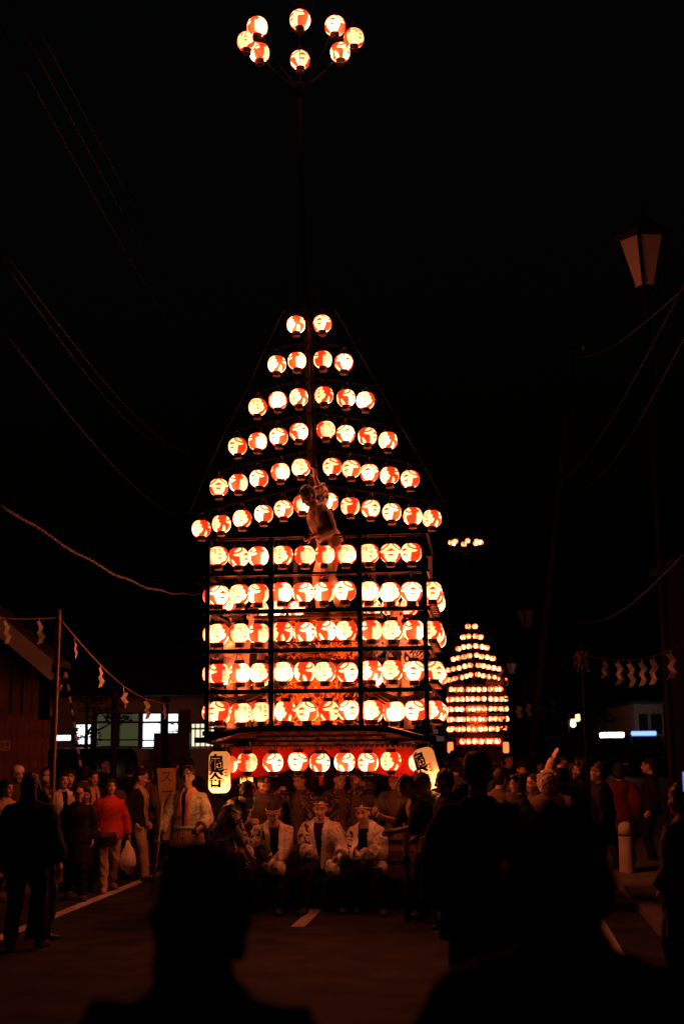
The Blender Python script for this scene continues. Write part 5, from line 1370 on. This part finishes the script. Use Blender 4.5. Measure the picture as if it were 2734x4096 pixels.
# ---- neighbouring building with the lit eave, top left
NY = 21.0
nb = empty('eaved_building', (at(60, 2960, NY).x, NY, 0)); tag(nb, 'dark building with pale sloping gable eave behind the level rope', 'building')
def npx(px, py, dy=0.0):
    p = at(px, py, NY + dy); return p - Vector((nb.location.x, nb.location.y, 0))
M_EAVE = mat('pale_eave', (0.20, 0.195, 0.19), 0.8, var=0.1)
gx0, gx1, ztop = npx(-260, 2600).x, npx(222, 2660).x, npx(0, 2330).z
zr = npx(215, 2635).z; zl_ = npx(20, 2470).z
slope = (zl_ - zr) / (npx(215, 2635).x - npx(20, 2470).x)
xs0, xs1 = npx(-260, 2600).x, npx(215, 2600).x
zs0 = zr + slope * (xs1 - xs0)
mb = MB(); mb.closed([Vector(v) for v in ((xs0, 0.6, 0), (xs1 - 0.5, 0.6, 0), (xs1 - 0.5, 1.2, 0), (xs0, 1.2, 0), (xs0, 0.6, zs0 - 0.4), (xs1 - 0.5, 0.6, zr + 0.02), (xs1 - 0.5, 1.2, zr + 0.02), (xs0, 1.2, zs0 - 0.4))], [(0, 1, 5, 4), (1, 2, 6, 5), (2, 3, 7, 6), (3, 0, 4, 7), (4, 5, 6, 7), (3, 2, 1, 0)])
mb.build('wall', M_WOODRED, nb, smooth=False)
for i, (dy0, dy1, dz, th, mt, nm) in enumerate(((-0.1, 1.4, 0.0, 0.10, M_TILE, 'roof'), (-0.16, -0.1, -0.02, 0.34, M_EAVE, 'gable_board'), (-0.10, 0.62, -0.30, 0.03, M_EAVE, 'soffit'))):
    mb = MB(); mb.closed([Vector(v) for v in ((xs0, dy0, zs0 + dz), (xs1, dy0, zr + dz), (xs1, dy1, zr + dz), (xs0, dy1, zs0 + dz), (xs0, dy0, zs0 + dz - th), (xs1, dy0, zr + dz - th), (xs1, dy1, zr + dz - th), (xs0, dy1, zs0 + dz - th))], [(0, 1, 2, 3), (7, 6, 5, 4), (0, 4, 5, 1), (1, 5, 6, 2), (2, 6, 7, 3), (3, 7, 4, 0)])
    mb.build(nm, mt, nb, smooth=False)
mb = MB(); c = npx(112, 2502, -0.17); mb.loft([(c + Vector((0, y, 0)), Vector((0.055, 0, 0)), Vector((0, 0, 0.075))) for y in (-0.02, 0.02)], 14); mb.build('gable_vent', M_IRON, nb)
for px in (60, 105, 150):
    a = npx(px, 2610, 0.52); mb = MB(); mb.box((a.x, 0.57, a.z - 0.45), (0.06, 0.05, 1.1)); mb.build('mullion', M_GREY, nb, smooth=False)
# ---- low boarded fence with a paper notice
WY = 20.3
fx0, fx1 = at(-150, 2960, WY).x, at(196, 2960, WY).x
fz = at(100, 2880, WY).z
fe = empty('board_fence', ((fx0 + fx1) / 2, WY, 0)); tag(fe, 'reddish boarded fence with a pale notice behind the walkers', 'fence')
n = 14; bw = (fx1 - fx0) / n
mb = MB(); mb.box((0, 0, fz / 2), (bw - 0.012, 0.03, fz)); pl = mb.mesh('board', False); pl.materials.append(M_WOODRED)
for k in range(n):
    o = link('board', pl, None, fe); o.location = (fx0 - (fx0 + fx1) / 2 + bw * (k + 0.5), random.uniform(-0.006, 0.006), 0)
for zz in (0.5, fz - 0.25):
    mb = MB(); mb.box((0, 0.045, zz), (fx1 - fx0, 0.05, 0.08)); mb.build('fence_rail', M_WOODRED, fe, smooth=False)
a, b = at(4, 2962, WY - 0.03), at(42, 3004, WY - 0.03)
no = empty('paper_notice', ((a.x + b.x) / 2, WY - 0.035, (a.z + b.z) / 2)); tag(no, 'small pale paper notice pinned to the boarded fence', 'notice')
mb = MB(); mb.box((0, 0, 0), (b.x - a.x, 0.006, a.z - b.z)); mb.build('sheet', mat('old_paper', (0.30, 0.24, 0.15), 0.9), no, smooth=False)
for x, z, w_, h_ in ((0.03, 0.02, 0.05, 0.06), (-0.04, 0.0, 0.03, 0.08), (0.03, -0.05, 0.06, 0.02)):
    mb = MB(); mb.box((x, -0.005, z), (w_, 0.003, h_)); mb.build('print_mark', M_GREY, no, smooth=False)
# ---- angled sign board with katakana
sg = at(660, 3120, 19.6); so = empty('sign_board', (sg.x, sg.y, 0)); tag(so, 'narrow ochre sign board with dark katakana behind the pink-collar man', 'sign')
M_OCHRE = mat('ochre_board', (0.34, 0.24, 0.10), 0.8, var=0.15)
zs = at(698, 3072, 19.6).z
mb = MB(); mb.closed([Vector(v) for v in ((-0.02, -0.02, zs - 1.05), (0.16, -0.02, zs - 1.05), (0.16, -0.02, zs), (-0.12, -0.02, zs), (-0.02, 0.02, zs - 1.05), (0.16, 0.02, zs - 1.05), (0.16, 0.02, zs), (-0.12, 0.02, zs))], [(0, 1, 2, 3), (7, 6, 5, 4), (0, 4, 5, 1), (1, 5, 6, 2), (2, 6, 7, 3), (3, 7, 4, 0)]); mb.build('board', M_OCHRE, so, smooth=False)
t = text_mesh('ス', 0.20, 0.002); t.materials.clear(); t.materials.append(M_BROWN); o = link('lettering', t, None, so); o.location = (0.02, -0.024, zs - 0.14); o.rotation_euler.x = math.pi / 2
t = text_mesh('ー', 0.20, 0.002); t.materials.clear(); t.materials.append(M_BROWN); o = link('lettering', t, None, so); o.location = (0.04, -0.024, zs - 0.36); o.rotation_euler.x = math.pi / 2
mb = MB(); mb.tube([(0.07, 0.03, 0), (0.07, 0.03, zs)], 0.02, 8); mb.build('stand', M_IRON, so)

# ================================================================== VEHICLES
M_CARBLACK = mat('black_car_paint', (0.010, 0.010, 0.012), 0.18, var=0.1, spec=0.6)
M_CARWHITE = mat('white_car_paint', (0.55, 0.56, 0.58), 0.3, var=0.05)
M_CARGLASS = mat('car_glass', (0.015, 0.018, 0.02), 0.08, var=0.05, spec=0.8)
M_TYRE = mat('tyre', (0.015, 0.015, 0.015), 0.8)
M_CHROME = mat('chrome', (0.5, 0.5, 0.5), 0.2, metal=1.0, var=0.05)
def van(name, label, pos, rz, w_, h_, l_, paint, group=None, lightbar=None, cat='van'):
    root = empty(name, pos, rz); tag(root, label, cat, group)
    # side profile swept across the width, nose towards -y
    prof = [(-0.50, 0.20), (-0.50, 0.42), (-0.47, 0.52), (-0.36, 0.58), (-0.24, 0.93), (-0.20, 0.97), (-0.05, 1.0), (0.40, 1.0), (0.46, 0.96), (0.50, 0.60), (0.50, 0.20)]
    mb = MB(); secs = []
    vs = []; n = len(prof)
    xs = [(-0.5, 0.93), (-0.47, 0.985), (-0.40, 1.0), (0.40, 1.0), (0.47, 0.985), (0.5, 0.93)]
    for x, k in xs:
        for y, z in prof:
            tz = 0.20 + (z - 0.20) * (k if z > 0.9 else 1)
            sx = x * (1 - 0.10 * max(0, (z - 0.55) / 0.45))
            vs.append(Vector((sx * w_, y * l_ * (0.985 if abs(x) > 0.48 else 1), tz * h_)))
    fs = [tuple(range(n - 1, -1, -1)), tuple((len(xs) - 1) * n + i for i in range(n))]
    for a in range(len(xs) - 1):
        for i in range(n):
            j = (i + 1) % n; fs.append((a * n + i, a * n + j, (a + 1) * n + j, (a + 1) * n + i))
    mb.closed(vs, fs); body = mb.build('body', paint, root, angle=30)
    # windscreen lies on the slope between profile points 3 and 4
    y0, z0, y1, z1 = -0.345 * l_, 0.62 * h_, -0.25 * l_, 0.90 * h_
    nrm = Vector((0, -(z1 - z0), (y1 - y0))).normalized() * 0.012
    mb = MB(); q = [Vector((-0.42 * w_, y0, z0)), Vector((0.42 * w_, y0, z0)), Vector((0.39 * w_, y1, z1)), Vector((-0.39 * w_, y1, z1))]
    mb.closed([v + nrm * 1.5 for v in q] + [v - nrm for v in q], [(0, 1, 2, 3), (7, 6, 5, 4), (0, 4, 5, 1), (1, 5, 6, 2), (2, 6, 7, 3), (3, 7, 4, 0)]); mb.build('windscreen', M_CARGLASS, root, smooth=False)
    for s_ in (-1, 1):
        for a, b in ((-0.20, 0.05), (0.09, 0.38)):
            mb = MB(); mb.box((s_ * 0.478 * w_, (a + b) / 2 * l_, 0.77 * h_), (0.012 * 2, (b - a) * l_, 0.22 * h_), Matrix.Rotation(-s_ * 0.10, 3, 'Y')); mb.build('side_window', M_CARGLASS, root, smooth=False)
        mb = MB(); mb.box((s_ * 0.36 * w_, -0.502 * l_, 0.44 * h_), (0.17 * w_, 0.03, 0.07 * h_)); mb.build('headlight', M_CHROME, root, smooth=False)
        mb = MB(); mb.box((s_ * 0.56 * w_, -0.26 * l_, 0.62 * h_), (0.12 * w_, 0.07, 0.09 * h_)); mb.build('wing_mirror', paint, root, smooth=False)
        for y in (-0.33, 0.32):
            cx = s_ * 0.46 * w_
            mb = MB(); mb.loft([(Vector((cx + dx, y * l_, 0.30)), Vector((0, r, 0)), Vector((0, 0, r))) for dx, r in ((-0.08, 0.26), (-0.07, 0.30), (0.07, 0.30), (0.08, 0.26))], 20)
            wh = mb.build('wheel', M_TYRE, root, angle=35)
            mb = MB(); mb.loft([(Vector((cx + dx, y * l_, 0.30)), Vector((0, 0.17, 0)), Vector((0, 0, 0.17))) for dx in (-0.085, 0.085)], 16); mb.build('rim', M_CHROME, wh, angle=35)
    mb = MB(); mb.box((0, -0.505 * l_, 0.30 * h_), (0.30 * w_, 0.02, 0.07 * h_)); mb.build('number_plate', M_PAPER, root, smooth=False)
    if lightbar:
        mb = MB(); mb.loft([(Vector((x * w_, -0.08 * l_, h_ + 0.09)), Vector((0, 0.15 * r, 0)), Vector((0, 0, 0.11 * r))) for x, r in ((-0.38, 0.6), (-0.36, 1), (0.36, 1), (0.38, 0.6))], 12); mb.build('light_bar', lightbar, root)
    return root
q = at(320, 2990, 29.0)
van('parked_van', 'dark parked van half hidden behind walkers, roof catching white light', (q.x, 29.0, 0), R(-14), 1.5, 1.86, 3.5, M_CARBLACK)
E1, E2 = emit('white_light_bar', (0.80, 0.95, 1.0), 12.0), emit('blue_light_bar', (0.16, 0.30, 1.0), 2.6)
q = at(2438, 2945, 70.0)
van('emergency_van', 'distant dark van with white glowing roof light bar', (q.x, 70.0, 0), R(4), 1.7, 2.02, 4.6, M_CARBLACK, None, E1)
q = at(2578, 2940, 70.0)
van('emergency_van', 'distant dark van with blue glowing roof light bar', (q.x, 70.6, 0), R(-3), 1.75, 2.08, 4.6, M_CARBLACK, None, E2)

# ================================================================== FAR SIDE OF THE STREET
def block(label, px0, px1, py_top, Y, depth, material, windows=(), name='street_building'):
    a, b = at(px0, 2960, Y), at(px1, 2960, Y); zt_ = at((px0 + px1) / 2, py_top, Y).z
    root = empty(name, ((a.x + b.x) / 2, Y, 0)); tag(root, label, 'building')
    w_ = b.x - a.x
    mb = MB(); mb.box((0, depth / 2, zt_ / 2), (w_, depth, zt_)); mb.build('wall', material, root, smooth=False)
    mb = MB(); mb.box((0, depth / 2, zt_ + 0.08), (w_ + 0.5, depth + 0.5, 0.16)); mb.build('roof', M_TILE, root, smooth=False)
    for wx0, wx1, wy0, wy1, mt in windows:
        p, q = at(wx0, wy0, Y), at(wx1, wy1, Y); cx, cz_ = (p.x + q.x) / 2 - root.location.x, (p.z + q.z) / 2
        mb = MB(); mb.box((cx, -0.02, cz_), (abs(q.x - p.x) + 0.12, 0.05, abs(p.z - q.z) + 0.12)); f = mb.build('window', M_IRON, root, smooth=False)
        mb = MB(); mb.box((cx, -0.05, cz_), (abs(q.x - p.x), 0.02, abs(p.z - q.z))); mb.build('pane', mt, f, smooth=False)
    return root
M_GLASSD = mat('dark_window_glass', (0.03, 0.03, 0.035), 0.1, var=0.1)
block('dim shop front behind the blue light bar van', 2540, 2656, 2816, 74.0, 8, mat('ochre_wall', (0.40, 0.30, 0.20), 0.85), [(2556, 2585, 2860, 2930, M_GLASSD), (2604, 2640, 2860, 2930, M_GLASSD)])
block('dark tall building behind the onlookers and sagging rope', 2760, 3100, 2250, 40.0, 3, M_GREY, [(2790, 2830, 2400, 2480, M_GLASSD)])
block('low dark shop behind the white light bar van', 2330, 2520, 2850, 82.0, 8, M_GREY, [(2350, 2380, 2880, 2930, M_GLASSD)])
for i, (px, py, d_, lb) in enumerate(((2290, 2890, 44, 'small warm glowing shop lantern among the dark pavement trees'), (2308, 2868, 46, 'second small warm lantern higher among the pavement trees'))):
    q = at(px, py, d_); o = empty('shop_lantern', q); tag(o, lb, 'lantern')
    mb = MB(); mb.loft([(Vector((0, 0, z)), Vector((r, 0, 0)), Vector((0, r, 0))) for z, r in ((-0.16, 0.05), (-0.1, 0.10), (0.08, 0.08), (0.16, 0.04))], 12); mb.build('glass', emit('warm_lamp', (1.0, 0.75, 0.35), 3.0 if i == 0 else 1.6), o)
    mb = MB(); mb.loft([(Vector((0, 0, z)), Vector((r, 0, 0)), Vector((0, r, 0))) for z, r in ((0.15, 0.07), (0.22, 0.02))], 10); mb.build('cap', M_IRON, o)
for i, (px, d_, hh) in enumerate(((2120, 34, 3.6), (2200, 38, 4.2), (2260, 44, 4.6), (2340, 48, 4.4))):
    q = at(px, 2960, d_)
    tree(['slim pavement tree nearest the distant float', 'pavement tree with hanging pale paper ribbons', 'bushy pavement tree beside the warm shop lanterns', 'pavement tree next to the white light bar van'][i], (q.x, d_, 0.1), hh,
         [((random.uniform(-0.5, 0.5), random.uniform(-0.4, 0.4), hh * random.uniform(0.55, 1.0)), (random.uniform(0.4, 0.7), random.uniform(0.3, 0.5))) for k in range(7)], 0.10, 900, 'pavement trees')
M_RIBBON = mat('pale_ribbon', (0.6, 0.58, 0.55), 0.7)
for i, (px, py, py1, d_) in enumerate(((2110, 2815, 2865, 33), (2160, 2820, 2868, 34), (2205, 2800, 2880, 35), (2072, 2825, 2870, 30))):
    a, b = at(px, py, d_), at(px + 6, py1, d_); mb = MB()
    n_ = 8; vs = []
    for k in range(n_ + 1):
        p = a.lerp(b, k / n_) - a; x = 0.03 * math.sin(k * 1.2)
        vs += [p + Vector((x - 0.06, 0, 0)), p + Vector((x + 0.06, 0.03 * math.cos(k), 0))]
    mb.add(vs, [(2 * k, 2 * k + 1, 2 * k + 3, 2 * k + 2) for k in range(n_)]); o = mb.build('paper_ribbon', M_RIBBON); o.location = a
    so_ = o.modifiers.new('thickness', 'SOLIDIFY'); so_.thickness = 0.004
    tag(o, f'narrow pale paper ribbon hanging over the far crowd, {ORD[i]} in the row by pavement trees', 'ribbon', 'hanging ribbons')
# ---- paper flame lamp on the ground by the bearer
q = at(1722, 3345, 14.6); o = empty('hand_lamp', (q.x, q.y, 0.0)); tag(o, 'small lamp with bare bright flame and white paper skirt beside the bearer', 'lamp')
zf = q.z
mb = MB()
mb.loft([(Vector((dx, 0, zf + z)), Vector((r, 0, 0)), Vector((0, r * 0.7, 0))) for z, r, dx in ((-0.085, 0.020, -0.02), (-0.055, 0.050, -0.015), (-0.02, 0.045, -0.005), (0.02, 0.026, 0.02), (0.055, 0.014, 0.035), (0.085, 0.005, 0.04))], 10)
mb.build('flame', emit('flame', (1.0, 0.48, 0.16), 14.0), o)
mb = MB(); mb.loft([(Vector((0, 0, zf + z)), Vector((r, 0, 0)), Vector((0, r, 0))) for z, r in ((-0.40, 0.085), (-0.25, 0.07), (-0.10, 0.045))], 12); mb.build('paper_skirt', M_PAPER, o)
mb = MB(); mb.tube([(0, 0, 0), (0, 0, zf - 0.39)], 0.018, 8); mb.build('stand', M_WOOD, o)
mb = MB(); mb.loft([(Vector((0, 0, z)), Vector((r, 0, 0)), Vector((0, r, 0))) for z, r in ((0, 0.11), (0.03, 0.10), (0.05, 0.03))], 14); mb.build('foot', M_WOOD, o)
# upright drawing pole at the front of the float
a = at(1628, 3090, 14.7); b = at(1628, 3600, 14.7)
o = empty('guide_pole', (b.x, 14.7, 0)); tag(o, 'brown wooden pole standing upright before the bearer', 'pole')
mb = MB(); mb.tube([(0, 0, 0), (0, 0, at(1622, 3290, 14.7).z)], 0.038, 12); mb.build('shaft', M_WOOD, o)
mb = MB(); mb.loft([(Vector((0, 0, z)), Vector((0.044, 0, 0)), Vector((0, 0.044, 0))) for z in (0.62, 0.70)], 14); mb.build('ferrule', M_IRON, o)
